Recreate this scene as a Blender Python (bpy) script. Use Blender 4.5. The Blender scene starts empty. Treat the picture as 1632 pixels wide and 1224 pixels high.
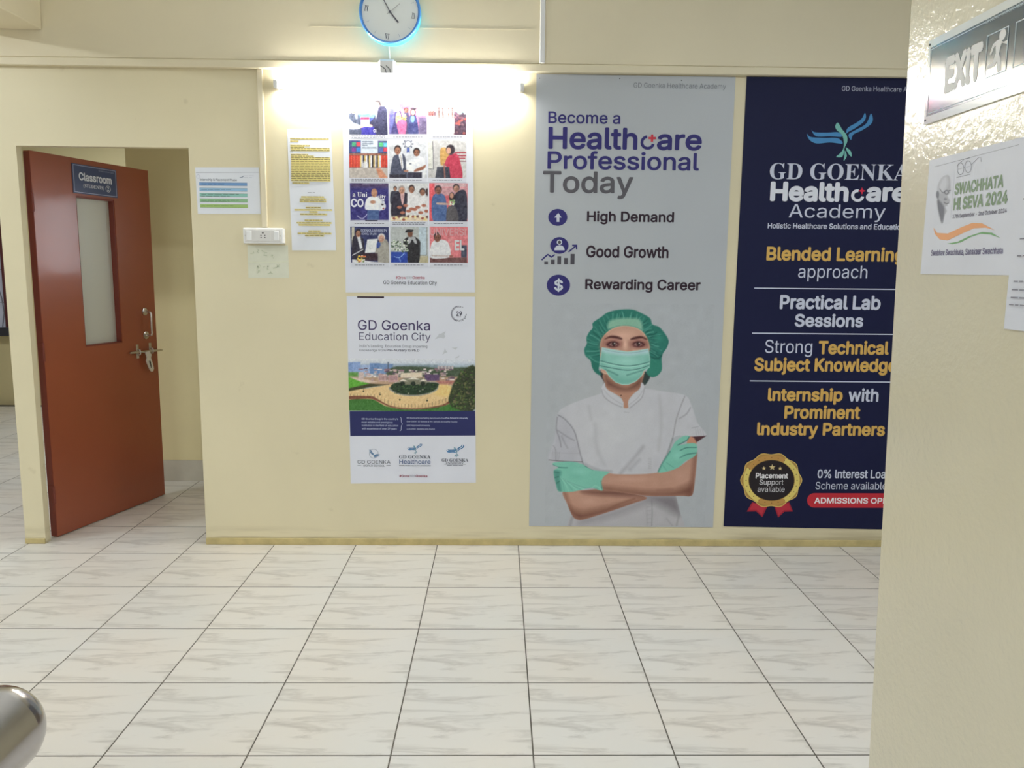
import bpy, math, random, os
import numpy as np
from mathutils import Vector, Matrix
from mathutils.geometry import tessellate_polygon, delaunay_2d_cdt
random.seed(7); rng = np.random.default_rng(7)
S = bpy.context.scene
COL = S.collection
# ------------------------------------------------------------------ camera
F, PITCH, YAW, ROLL = 1278.6, 0.142223, 0.01806, 0.009559
CAM = np.array([-0.12078, -4.14554, 1.52252])
cy, sy = math.cos(YAW), math.sin(YAW)
FWD = np.array([sy*math.cos(PITCH), cy*math.cos(PITCH), -math.sin(PITCH)])
_r = np.array([cy, -sy, 0.0]); _u = np.cross(_r, FWD)
RIGHT = math.cos(ROLL)*_r + math.sin(ROLL)*_u
UP = -math.sin(ROLL)*_r + math.cos(ROLL)*_u
cd = bpy.data.cameras.new('camera'); cam = bpy.data.objects.new('camera', cd); COL.objects.link(cam)
cd.sensor_fit = 'HORIZONTAL'; cd.sensor_width = 36; cd.lens = F/1632*36; cd.clip_start = 0.02
M = Matrix(((RIGHT[0], UP[0], -FWD[0], CAM[0]), (RIGHT[1], UP[1], -FWD[1], CAM[1]), (RIGHT[2], UP[2], -FWD[2], CAM[2]), (0, 0, 0, 1)))
cam.matrix_world = M
S.camera = cam
# ------------------------------------------------------------------ colour and world
S.view_settings.view_transform = 'Standard'; S.view_settings.look = 'None'
S.view_settings.exposure = 0.0; S.view_settings.gamma = 1.0; S.view_settings.use_curve_mapping = False
S.cycles.max_bounces = 8; S.cycles.diffuse_bounces = 5; S.cycles.sample_clamp_indirect = 6.0
S.cycles.caustics_reflective = False; S.cycles.caustics_refractive = False
w = bpy.data.worlds.new('world'); S.world = w; w.use_nodes = True
w.node_tree.nodes['Background'].inputs[0].default_value = (0.9, 0.93, 1.0, 1)
w.node_tree.nodes['Background'].inputs[1].default_value = 0.3
GAIN = 0.8      # light level the print and paint colours are balanced for
TUBE_L = 125.0   # radiance of the tube light on the back wall
CORR_L = 6.0     # radiance of the daylit window in the room behind
W = 0.15336     # front plane of the back wall
XS = 0.75       # plane of the side wall
LIGHTS = [  # position, size x, size y, power, rotation, colour : unseen lamps added as fill, but the tilted one casts the cross-beam shadow
    ((-1.6, -6.3, 3.22), 1.3, 0.30, 68, (0, 0, 0), (0.90, 0.96, 1.0)),
    ((-4.0, -2.9, 3.22), 1.3, 0.30, 46, (0, 0, 0), (0.90, 0.96, 1.0)),
    ((-0.9, -2.0, 3.22), 1.3, 0.30, 3, (0, 0, 0), (0.90, 0.96, 1.0)),
    ((2.1, -2.6, 3.22), 1.3, 0.30, 46, (0, 0, 0), (0.90, 0.96, 1.0)),  # added to brighten the right side of the floor and the beam
    ((-4.9, -1.3, 3.03), 0.45, 0.05, 34, (1.05, 0, -0.61), (0.92, 0.97, 1.0)),
    ((-3.9, 3.1, 3.1), 1.2, 0.2, 34, (0, 0, 0), (0.92, 0.97, 1.0)),
]
for i, (loc, sx, sz, pw, rot, c) in enumerate(LIGHTS):
    ld = bpy.data.lights.new('unseen_lamp', 'AREA'); ld.shape = 'RECTANGLE'; ld.size = sx; ld.size_y = sz
    ld.energy = pw; ld.color = c
    lo = bpy.data.objects.new('unseen_lamp', ld); lo.location = loc; lo.rotation_euler = rot; COL.objects.link(lo)

def lin(c):
    c = np.asarray(c, float)/255.0
    return np.where(c <= 0.04045, c/12.92, ((c+0.055)/1.055)**2.4)
def alb(c): return tuple(np.clip(lin(c)/GAIN, 0, 0.88))
# ------------------------------------------------------------------ materials
MATS = {}
def mat(name, col, rough=0.5, metal=0.0, coat=0.0, spec=0.5, noise=0.0, nscale=3.0, bump=0.0, bscale=60.0, raw=False, cvar=None, cbump=0.0):
    """principled material; noise varies the paint a little, bump is fine relief"""
    if name in MATS: return MATS[name]
    m = bpy.data.materials.new(name); m.use_nodes = True; nt = m.node_tree; b = nt.nodes['Principled BSDF']
    c = col if raw else alb(col)
    b.inputs['Base Color'].default_value = (*c, 1); b.inputs['Roughness'].default_value = rough
    b.inputs['Metallic'].default_value = metal; b.inputs['Coat Weight'].default_value = coat
    b.inputs['Coat Roughness'].default_value = 0.12; b.inputs['Specular IOR Level'].default_value = spec
    N = nt.nodes; L = nt.links
    g = N.new('ShaderNodeNewGeometry')
    if noise > 0:
        n = N.new('ShaderNodeTexNoise'); n.inputs['Scale'].default_value = nscale; n.inputs['Detail'].default_value = 6
        r = N.new('ShaderNodeValToRGB'); r.color_ramp.elements[0].position = 0.3; r.color_ramp.elements[1].position = 0.7
        c2 = cvar if cvar is not None else c
        r.color_ramp.elements[0].color = (*[x*(1-noise) for x in c2], 1); r.color_ramp.elements[1].color = (*[min(0.9, x*(1+noise)) for x in c], 1)
        L.new(g.outputs['Position'], n.inputs['Vector']); L.new(n.outputs['Fac'], r.inputs['Fac']); L.new(r.outputs['Color'], b.inputs['Base Color'])
    if bump > 0:
        n2 = N.new('ShaderNodeTexNoise'); n2.inputs['Scale'].default_value = bscale; n2.inputs['Detail'].default_value = 3
        bp = N.new('ShaderNodeBump'); bp.inputs['Strength'].default_value = bump; bp.inputs['Distance'].default_value = 0.002
        L.new(g.outputs['Position'], n2.inputs['Vector']); L.new(n2.outputs['Fac'], bp.inputs['Height']); L.new(bp.outputs['Normal'], b.inputs['Normal'])
        if cbump > 0:      # the varnish-like top coat carries the brush texture more strongly than the paint below
            b2 = N.new('ShaderNodeBump'); b2.inputs['Strength'].default_value = cbump; b2.inputs['Distance'].default_value = 0.002
            L.new(n2.outputs['Fac'], b2.inputs['Height']); L.new(b2.outputs['Normal'], b.inputs['Coat Normal'])
        else: L.new(bp.outputs['Normal'], b.inputs['Coat Normal'])
    MATS[name] = m
    return m
def ink(c, rough=0.55):
    c = tuple(int(x) for x in c)
    return mat('ink_%02x%02x%02x' % c, c, rough, spec=0.3)

def wall_paint(name, col, rough, coat=0.0, dirt=True, bump=0.15, bscale=40, cbump=0.0):
    m = mat(name, col, rough, coat=coat, noise=0.035, nscale=1.7, bump=bump, bscale=bscale, cbump=cbump)
    if dirt:   # scuffs and grime that settle low on the wall, in ragged horizontal streaks
        nt = m.node_tree; N = nt.nodes; L = nt.links; b = N['Principled BSDF']
        src = b.inputs['Base Color'].links[0].from_socket
        g = N.new('ShaderNodeNewGeometry'); sx = N.new('ShaderNodeSeparateXYZ'); L.new(g.outputs['Position'], sx.inputs[0])
        mp = N.new('ShaderNodeMapping'); mp.inputs['Scale'].default_value = (2.5, 2.5, 30); L.new(g.outputs['Position'], mp.inputs[0])
        n = N.new('ShaderNodeTexNoise'); n.inputs['Scale'].default_value = 1.0; n.inputs['Detail'].default_value = 5; L.new(mp.outputs[0], n.inputs['Vector'])
        mr = N.new('ShaderNodeMapRange'); mr.inputs['From Min'].default_value = 0.02; mr.inputs['From Max'].default_value = 0.11
        mr.inputs['To Min'].default_value = 1.0; mr.inputs['To Max'].default_value = 0.0; L.new(sx.outputs['Z'], mr.inputs['Value'])
        nr = N.new('ShaderNodeMapRange'); nr.inputs['From Min'].default_value = 0.42; nr.inputs['From Max'].default_value = 0.66; L.new(n.outputs['Fac'], nr.inputs['Value'])
        mu = N.new('ShaderNodeMath'); mu.operation = 'MULTIPLY'; L.new(mr.outputs[0], mu.inputs[0]); L.new(nr.outputs[0], mu.inputs[1])
        mu2 = N.new('ShaderNodeMath'); mu2.operation = 'MULTIPLY'; mu2.inputs[1].default_value = 0.6; L.new(mu.outputs[0], mu2.inputs[0])
        # small isolated scuff marks
        n3 = N.new('ShaderNodeTexNoise'); n3.inputs['Scale'].default_value = 9; n3.inputs['Detail'].default_value = 8; L.new(g.outputs['Position'], n3.inputs['Vector'])
        r3 = N.new('ShaderNodeMapRange'); r3.inputs['From Min'].default_value = 0.70; r3.inputs['From Max'].default_value = 0.80; r3.inputs['To Max'].default_value = 0.3; L.new(n3.outputs['Fac'], r3.inputs['Value'])
        mx0 = N.new('ShaderNodeMath'); mx0.operation = 'MAXIMUM'; L.new(mu2.outputs[0], mx0.inputs[0]); L.new(r3.outputs[0], mx0.inputs[1])
        mix = N.new('ShaderNodeMix'); mix.data_type = 'RGBA'; L.new(mx0.outputs[0], mix.inputs['Factor'])
        L.new(src, mix.inputs['A']); mix.inputs['B'].default_value = (*alb((128, 112, 74)), 1); L.new(mix.outputs['Result'], b.inputs['Base Color'])
    return m
M_WALL = wall_paint('cream_wall_paint', (203, 193, 163), 0.42)
M_BEAM = wall_paint('cream_beam_paint', (206, 196, 170), 0.5, dirt=False)
M_SIDE = wall_paint('glossy_cream_side_wall_paint', (196, 190, 168), 0.3, coat=1.0, dirt=False, bump=0.25, bscale=70, cbump=1.0)
M_BACK = wall_paint('cream_paint_of_the_room_behind', (200, 188, 146), 0.5, dirt=False)
M_PLAIN = mat('pale_grey_wall_paint', (205, 208, 214), 0.7)
M_CEIL = mat('white_ceiling_paint', (214, 218, 224), 0.8)
M_TRUNK = mat('white_plastic_trunking', (208, 208, 208), 0.35)
M_PAPER = mat('white_paper', (208, 211, 220), 0.6, noise=0.02, nscale=9)
M_WHITE = mat('white_plastic', (222, 222, 224), 0.3)

def tile_material(name, base):
    m = bpy.data.materials.new(name); m.use_nodes = True; nt = m.node_tree; N = nt.nodes; L = nt.links; b = N['Principled BSDF']
    g = N.new('ShaderNodeNewGeometry')
    sc = N.new('ShaderNodeVectorMath'); sc.operation = 'MULTIPLY'; sc.inputs[1].default_value = (1/0.45, 1/0.45, 0); L.new(g.outputs['Position'], sc.inputs[0])
    fr = N.new('ShaderNodeVectorMath'); fr.operation = 'FRACTION'; L.new(sc.outputs[0], fr.inputs[0])
    fl = N.new('ShaderNodeVectorMath'); fl.operation = 'FLOOR'; L.new(sc.outputs[0], fl.inputs[0])
    # a slow warp keeps the streaks wavy
    mp = N.new('ShaderNodeMapping'); mp.inputs['Scale'].default_value = (1.5, 7.5, 1); mp.inputs['Location'].default_value = (3.1, 1.7, 0); L.new(fr.outputs[0], mp.inputs[0])
    n1 = N.new('ShaderNodeTexNoise'); n1.inputs['Scale'].default_value = 1.0; n1.inputs['Detail'].default_value = 7; n1.inputs['Roughness'].default_value = 0.62; n1.inputs['Distortion'].default_value = 0.9
    L.new(mp.outputs[0], n1.inputs['Vector'])
    r1 = N.new('ShaderNodeValToRGB'); e = r1.color_ramp.elements
    e[0].position = 0.50; e[0].color = (1, 1, 1, 1); e[1].position = 0.68; e[1].color = (0.70, 0.685, 0.67, 1)
    L.new(n1.outputs['Fac'], r1.inputs['Fac'])
    wn = N.new('ShaderNodeTexWhiteNoise'); L.new(fl.outputs[0], wn.inputs['Vector'])
    tint = N.new('ShaderNodeValToRGB'); te = tint.color_ramp.elements
    te[0].color = (*[x*0.965 for x in base], 1); te[1].color = (*base, 1)
    L.new(wn.outputs['Value'], tint.inputs['Fac'])
    n2 = N.new('ShaderNodeTexNoise'); n2.inputs['Scale'].default_value = 1.6; L.new(g.outputs['Position'], n2.inputs['Vector'])
    t2 = N.new('ShaderNodeValToRGB'); t2.color_ramp.elements[0].position = 0.35; t2.color_ramp.elements[1].position = 0.65
    t2.color_ramp.elements[0].color = (0.965, 0.98, 1, 1); t2.color_ramp.elements[1].color = (1, 0.975, 0.95, 1); L.new(n2.outputs['Fac'], t2.inputs['Fac'])
    m1 = N.new('ShaderNodeMix'); m1.data_type = 'RGBA'; m1.blend_type = 'MULTIPLY'; m1.inputs['Factor'].default_value = 1
    L.new(tint.outputs[0], m1.inputs['A']); L.new(r1.outputs[0], m1.inputs['B'])
    m2 = N.new('ShaderNodeMix'); m2.data_type = 'RGBA'; m2.blend_type = 'MULTIPLY'; m2.inputs['Factor'].default_value = 1
    L.new(m1.outputs['Result'], m2.inputs['A']); L.new(t2.outputs[0], m2.inputs['B']); L.new(m2.outputs['Result'], b.inputs['Base Color'])
    b.inputs['Roughness'].default_value = 0.34; b.inputs['Specular IOR Level'].default_value = 0.28
    return m
M_TILE = tile_material('marbled_cream_floor_tile', alb((208, 204, 198)))
M_GROUT = mat('dark_grout', (88, 83, 76), 0.9)

# ------------------------------------------------------------------ mesh helpers
ORG = {}
def finish(o, parent, origin):
    COL.objects.link(o)
    if parent is not None:
        o.parent = parent; ORG[o.name] = ORG[parent.name]
    else:
        o.location = origin; ORG[o.name] = tuple(origin)
def mk(name, V, Fc, mats, parent=None, origin=None, midx=None, smooth=False):
    """one mesh object; vertices are given in world space"""
    V = np.asarray(V, float).reshape(-1, 3)
    if parent is not None: org = ORG[parent.name]
    else:
        if origin is None: origin = ((V[:, 0].min()+V[:, 0].max())/2, (V[:, 1].min()+V[:, 1].max())/2, V[:, 2].min())
        org = origin
    me = bpy.data.meshes.new(name); me.from_pydata([tuple(v) for v in V-np.array(org)], [], Fc)
    if not isinstance(mats, (list, tuple)): mats = [mats]
    for m in mats: me.materials.append(m)
    if midx is not None: me.polygons.foreach_set('material_index', midx)
    if smooth: me.polygons.foreach_set('use_smooth', [True]*len(me.polygons))
    me.validate(); me.update()
    o = bpy.data.objects.new(name, me); finish(o, parent, org)
    return o
def empty(name, loc):
    o = bpy.data.objects.new(name, None); o.empty_display_size = 0.1; finish(o, None, loc); return o
def tag(o, label=None, cat=None, group=None, kind=None):
    if label: o['label'] = label
    if cat: o['category'] = cat
    if group: o['group'] = group
    if kind: o['kind'] = kind
    return o
class G:
    """collects boxes, tubes and prisms into one mesh"""
    def __init__(s): s.V = []; s.F = []; s.n = 0; s.m = []
    def add(s, V, Fc, mi=0):
        V = np.asarray(V, float); s.V.append(V); s.F += [tuple(i+s.n for i in f) for f in Fc]; s.n += len(V); s.m += [mi]*len(Fc); return s
    def box(s, x0, y0, z0, x1, y1, z1, b=0.0, mi=0, fr=None):
        P = []
        if b <= 0:
            P = [(x, y, z) for z in (z0, z1) for y in (y0, y1) for x in (x0, x1)]
            Fc = [(0, 2, 3, 1), (4, 5, 7, 6), (0, 1, 5, 4), (2, 6, 7, 3), (0, 4, 6, 2), (1, 3, 7, 5)]
        else:  # chamfered box: 24 vertices
            xs, ys, zs = (x0, x1), (y0, y1), (z0, z1); idx = {}
            for i in (0, 1):
                for j in (0, 1):
                    for k in (0, 1):
                        for ax in range(3):
                            p = [xs[i], ys[j], zs[k]]
                            for a, q in ((0, i), (1, j), (2, k)):
                                if a != ax: p[a] += b if q == 0 else -b
                            idx[i, j, k, ax] = len(P); P.append(tuple(p))
            Fc = []
            for ax in range(3):
                o1, o2 = [a for a in range(3) if a != ax]
                for sgn in (0, 1):
                    f = []
                    for q1, q2 in ((0, 0), (1, 0), (1, 1), (0, 1)):
                        t = [0, 0, 0]; t[ax] = sgn; t[o1] = q1; t[o2] = q2; f.append(idx[t[0], t[1], t[2], ax])
                    Fc.append(tuple(f))
                for q1 in (0, 1):      # edge faces parallel to ax
                    for q2 in (0, 1):
                        f = []
                        for sgn in (0, 1):
                            t = [0, 0, 0]; t[ax] = sgn; t[o1] = q1; t[o2] = q2
                            f.append((idx[t[0], t[1], t[2], o1], idx[t[0], t[1], t[2], o2]))
                        Fc.append((f[0][0], f[0][1], f[1][1], f[1][0]))
            for i in (0, 1):
                for j in (0, 1):
                    for k in (0, 1): Fc.append((idx[i, j, k, 0], idx[i, j, k, 1], idx[i, j, k, 2]))
        P = np.array(P)
        if fr is not None: P = fr(P)
        return s.add(P, Fc, mi)
    def tube(s, pts, r, n=16, cap=True, mi=0):
        pts = [np.array(p, float) for p in pts]; rs = r if hasattr(r, '__len__') else [r]*len(pts)
        V = []; t0 = None
        for i, p in enumerate(pts):
            t = pts[min(i+1, len(pts)-1)]-pts[max(i-1, 0)]; t /= np.linalg.norm(t)
            if t0 is None:
                a = np.array([0, 0, 1.0]) if abs(t[2]) < 0.9 else np.array([1.0, 0, 0]); x = np.cross(a, t); x /= np.linalg.norm(x)
            else:
                x = x-t*(x@t); x /= np.linalg.norm(x)
            t0 = t; y = np.cross(t, x)
            V += [p+rs[i]*(math.cos(k*2*math.pi/n)*x+math.sin(k*2*math.pi/n)*y) for k in range(n)]
        Fc = [(i*n+k, i*n+(k+1) % n, (i+1)*n+(k+1) % n, (i+1)*n+k) for i in range(len(pts)-1) for k in range(n)]
        if cap: Fc += [tuple(range(n))[::-1], tuple((len(pts)-1)*n+k for k in range(n))]
        return s.add(V, Fc, mi)
    def build(s, name, mats, parent=None, origin=None, smooth=False):
        return mk(name, np.concatenate(s.V), s.F, mats, parent, origin, s.m, smooth)
def autosmooth(o, ang=35):
    me = o.data; me.polygons.foreach_set('use_smooth', [True]*len(me.polygons))
    me.set_sharp_from_angle(angle=math.radians(ang)); return o

# ------------------------------------------------------------------ flat surfaces that carry print
class Plane:
    """a flat surface in the room: origin, right and up axes, outward normal; uv() reads a place on it
    off the photograph (measured pixel -> metres on this surface)"""
    def __init__(s, O, U, V, N):
        s.O, s.U, s.V, s.N = [np.array(a, float) for a in (O, U, V, N)]
    def uv(s, x, y, h=0.0):
        d = FWD+RIGHT*(x-816)/F-UP*(y-612)/F
        O = s.O+s.N*h; t = ((O-CAM)@s.N)/(d@s.N); P = CAM+t*d-s.O
        return P@s.U, P@s.V
    def at(s, u, v, h=0.0): return s.O+s.U*u+s.V*v+s.N*h
    def px(s, u, v):
        P = s.O[:, None, None]+s.U[:, None, None]*u+s.V[:, None, None]*v-CAM[:, None, None]
        z = np.tensordot(FWD, P, 1)
        return 816+F*np.tensordot(RIGHT, P, 1)/z, 612-F*np.tensordot(UP, P, 1)/z
BACK = Plane((0, W, 0), (1, 0, 0), (0, 0, 1), (0, -1, 0))
SIDE = Plane((XS, 0, 0), (0, -1, 0), (0, 0, 1), (-1, 0, 0))
DH = np.array([-2.593, 0.249, 0.0]); DU = np.array([0.2738, 0.9618, 0.0]); DU /= np.linalg.norm(DU); DN = np.array([DU[1], -DU[0], 0])
DOOR = Plane(DH, DU, (0, 0, 1), DN)
def shift(pl, h): return Plane(pl.O+pl.N*h, pl.U, pl.V, pl.N)

FD = os.path.join(os.path.dirname(bpy.app.binary_path), '4.5', 'datafiles', 'fonts')
def font(fn):
    try: return bpy.data.fonts.load(os.path.join(FD, fn))
    except Exception: return None
FONT = {'sans': font('Inter.woff2'), 'serif': font('NotoSansMath-Regular.woff2')}
def serif(t):
    r = ''
    for ch in t:
        if 'A' <= ch <= 'Z': r += chr(0x1D400+ord(ch)-65)
        elif 'a' <= ch <= 'z': r += chr(0x1D41A+ord(ch)-97)
        elif '0' <= ch <= '9': r += chr(0x1D7CE+ord(ch)-48)
        else: r += ch
    return r
_TC = {}
def contours(t, fam):
    """outlines of a text as closed point lists, straight from the font's bezier splines"""
    cu = bpy.data.curves.new('t', 'FONT'); cu.body = serif(t) if fam == 'serif' and FONT['serif'] else t.replace('I', 'l')   # the sans capital I without slabs
    if FONT[fam]: cu.font = FONT[fam]
    cu.size = 1; o = bpy.data.objects.new('t', cu); COL.objects.link(o)
    c2 = o.to_curve(bpy.context.evaluated_depsgraph_get()); out = []
    for sp in c2.splines:
        P = []; bp = sp.bezier_points; n = len(bp)
        for i in range(n):
            a, b = bp[i], bp[(i+1) % n]; p0, p1, p2, p3 = [np.array(q[:2]) for q in (a.co, a.handle_right, b.handle_left, b.co)]
            d = p3-p0; L = np.linalg.norm(d); bend = 0 if L < 1e-9 else max(abs(np.cross(d, p1-p0)), abs(np.cross(d, p2-p0)))/L
            k = 1 if bend < 0.002 else (3 if bend < 0.04 else 5)
            for j in range(k):
                s_ = j/k; P.append((1-s_)**3*p0+3*(1-s_)**2*s_*p1+3*(1-s_)*s_*s_*p2+s_**3*p3)
        Q = [P[0]]
        for q in P[1:]:
            if np.linalg.norm(q-Q[-1]) > 1e-4: Q.append(q)
        if np.linalg.norm(Q[0]-Q[-1]) < 1e-4: Q.pop()
        if len(Q) > 2: out.append(np.array(Q))
    o.to_curve_clear(); bpy.data.objects.remove(o); bpy.data.curves.remove(cu)
    return out
def glyphs(t, bold, fam):
    k = (t, bold, fam)
    if k in _TC: return _TC[k]
    if (t, fam) not in _TC: _TC[t, fam] = contours(t, fam)
    cs = _TC[t, fam]
    if not cs: _TC[k] = (np.zeros((3, 3)), []); return _TC[k]
    if (t, fam, 'tri') not in _TC:      # triangulate the outlines, keeping what lies inside by winding number (strokes may cross)
        P2 = []; E2 = []
        for c in cs:
            m = len(P2); P2 += [Vector((float(x), float(y))) for x, y in c]; E2 += [(m+i, m+(i+1) % len(c)) for i in range(len(c))]
        vo, _, fo, _, _, _ = delaunay_2d_cdt(P2, E2, [], 0, 1e-5)
        vo = np.array([tuple(v) for v in vo]); fo = np.array([tuple(f) for f in fo if len(f) == 3]); ce = vo[fo].mean(1); wn = np.zeros(len(ce), int)
        for c in cs:
            q = c; r_ = np.roll(c, -1, 0)
            for (x1, y1), (x2, y2) in zip(q, r_):
                if y1 == y2: continue
                side = (x2-x1)*(ce[:, 1]-y1)-(ce[:, 0]-x1)*(y2-y1)
                wn += ((y1 <= ce[:, 1]) & (y2 > ce[:, 1]) & (side > 0)).astype(int)-((y1 > ce[:, 1]) & (y2 <= ce[:, 1]) & (side < 0)).astype(int)
        _TC[t, fam, 'tri'] = (vo, fo[wn != 0])
    vo, fo = _TC[t, fam, 'tri']; V = []; Fc = []; n = 0
    # heavier weights are the outline printed again a little to every side, each a hair higher
    offs = [(0, 0)] if bold < 0.004 else [(bold*math.cos(q*math.pi/4), bold*math.sin(q*math.pi/4)) for q in (range(8) if bold > 0.009 else (1, 3, 5, 7))]
    for li, (ox, oy) in enumerate(offs):
        V.append(np.column_stack([vo+np.array((ox, oy)), np.full(len(vo), li*0.00002)])); Fc += [tuple(int(q)+n for q in f) for f in fo]; n += len(vo)
    _TC[k] = (np.concatenate(V), Fc); return _TC[k]

class Print:
    """flat printed shapes on a plane, every shape a real surface a hair above the sheet"""
    def __init__(s, pl, h0=0.0): s.pl = pl; s.h = h0; s.V = []; s.F = []; s.m = []; s.mats = []; s.n = 0; s.split = []
    def _m(s, c):
        m = ink(c) if not isinstance(c, bpy.types.Material) else c
        if m not in s.mats: s.mats.append(m)
        return s.mats.index(m)
    def raw(s, UV, Fc, c, lift=0.00006):
        s.h += lift
        V = [s.pl.at(p[0], p[1], s.h+(p[2] if len(p) > 2 else 0)) for p in UV]; s.V += V; s.F += [tuple(i+s.n for i in f) for f in Fc]; s.m += [s._m(c)]*len(Fc); s.n += len(V); return s
    def uvpoly(s, UV, c):
        tri = tessellate_polygon([[Vector((u, v, 0)) for u, v in UV]])
        return s.raw(UV, [tuple(t) for t in tri], c)
    def poly(s, pts, c, z=None, curve=False):
        if z: pts = [(z[0]+x/z[2], z[1]+y/z[2]) for x, y in pts]
        if curve: pts = smooth_closed(pts)
        return s.uvpoly([s.pl.uv(x, y) for x, y in pts], c)
    def rect(s, x0, y0, x1, y1, c, z=None):
        if z: x0, x1 = z[0]+x0/z[2], z[0]+x1/z[2]; y0, y1 = z[1]+y0/z[2], z[1]+y1/z[2]
        ym, xm = (y0+y1)/2, (x0+x1)/2
        u0 = s.pl.uv(x0, ym)[0]; u1 = s.pl.uv(x1, ym)[0]; v1 = s.pl.uv(xm, y0)[1]; v0 = s.pl.uv(xm, y1)[1]
        return s.uvpoly([(u0, v0), (u1, v0), (u1, v1), (u0, v1)], c)
    def disc(s, x, y, rx, ry, c, z=None, r0=0.0, n=40, a0=0, a1=360):
        if z: x, y, rx, ry = z[0]+x/z[2], z[1]+y/z[2], rx/z[2], ry/z[2]
        P = []
        for k in range(n+1):
            a = math.radians(a0+(a1-a0)*k/n); P.append((math.cos(a), -math.sin(a)))
        o = [s.pl.uv(x+rx*a, y+ry*b) for a, b in P]
        if r0 > 0: i = [s.pl.uv(x+rx*r0*a, y+ry*r0*b) for a, b in P]
        else: i = [s.pl.uv(x, y)]*(n+1)
        return s.raw(o+i, [(k, k+1, n+2+k, n+1+k) for k in range(n)], c)
    def line(s, pts, wd, c, z=None):
        if z: pts = [(z[0]+x/z[2], z[1]+y/z[2]) for x, y in pts]
        Q = [np.array(p, float) for p in pts]; Lf = []; Rt = []
        for i, p in enumerate(Q):
            t = Q[min(i+1, len(Q)-1)]-Q[max(i-1, 0)]; t /= max(1e-9, np.linalg.norm(t)); n = np.array([-t[1], t[0]])*wd/2
            Lf.append(s.pl.uv(*(p+n))); Rt.append(s.pl.uv(*(p-n)))
        m = len(Q)
        return s.raw(Lf+Rt, [(i, i+1, m+i+1, m+i) for i in range(m-1)], c)
    def text(s, t, x0, y0, x1, y1, c, bold=0.0, fam='sans', z=None, lead=False):
        if z: x0, x1 = z[0]+x0/z[2], z[0]+x1/z[2]; y0, y1 = z[1]+y0/z[2], z[1]+y1/z[2]
        V, Fc = glyphs(t, bold, fam)
        if not Fc: return s
        ym = (y0+y1)/2; xm = x0 if lead else (x0+x1)/2
        u0 = s.pl.uv(x0, ym)[0]; u1 = s.pl.uv(x1, ym)[0]; v1 = s.pl.uv(xm, y0)[1]; v0 = s.pl.uv(xm, y1)[1]
        a = V[:, :2].min(0); b = V[:, :2].max(0); q = (V[:, :2]-a)/(b-a); n0, f0 = s.n, len(s.F)
        s.raw([(u0+x*(u1-u0), v0+y*(v1-v0), z_) for (x, y), z_ in zip(q, V[:, 2])], Fc, c)
        if x1-x0 > 24: s.split.append((n0, s.n, f0, len(s.F)))      # a line of writing large enough to pick out is a part of its own
        return s
    def build(s, name, parent, label=None):
        o = None; tf = set(); tv = set()
        for n0, n1, f0, f1 in s.split:
            if len(s.split) == 1 and n1-n0 == s.n: break
            q = mk('lettering', s.V[n0:n1], [tuple(i-n0 for i in f) for f in s.F[f0:f1]], s.mats, parent, midx=s.m[f0:f1]); tf |= set(range(f0, f1)); tv |= set(range(n0, n1))
        if tf:
            keep = [i for i in range(s.n) if i not in tv]; mp = {v: i for i, v in enumerate(keep)}
            if keep: o = mk(name, [s.V[i] for i in keep], [tuple(mp[i] for i in f) for k, f in enumerate(s.F) if k not in tf], s.mats, parent, midx=[m for k, m in enumerate(s.m) if k not in tf])
        else: o = mk(name, s.V, s.F, s.mats, parent, midx=s.m)
        if label and o: o['label'] = label
        if o and name in ('text_lines', 'caption', 'highlighting', 'faint_marks'): o['kind'] = 'stuff'
        return o
def smooth_closed(pts, k=5):
    P = [np.array(p, float) for p in pts]; n = len(P); out = []
    for i in range(n):
        a, b, c, d = P[i-1], P[i], P[(i+1) % n], P[(i+2) % n]
        for j in range(k):
            t = j/k; out.append(tuple(0.5*((2*b)+(-a+c)*t+(2*a-5*b+4*c-d)*t*t+(-a+3*b-3*c+d)*t**3)))
    return out

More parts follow.
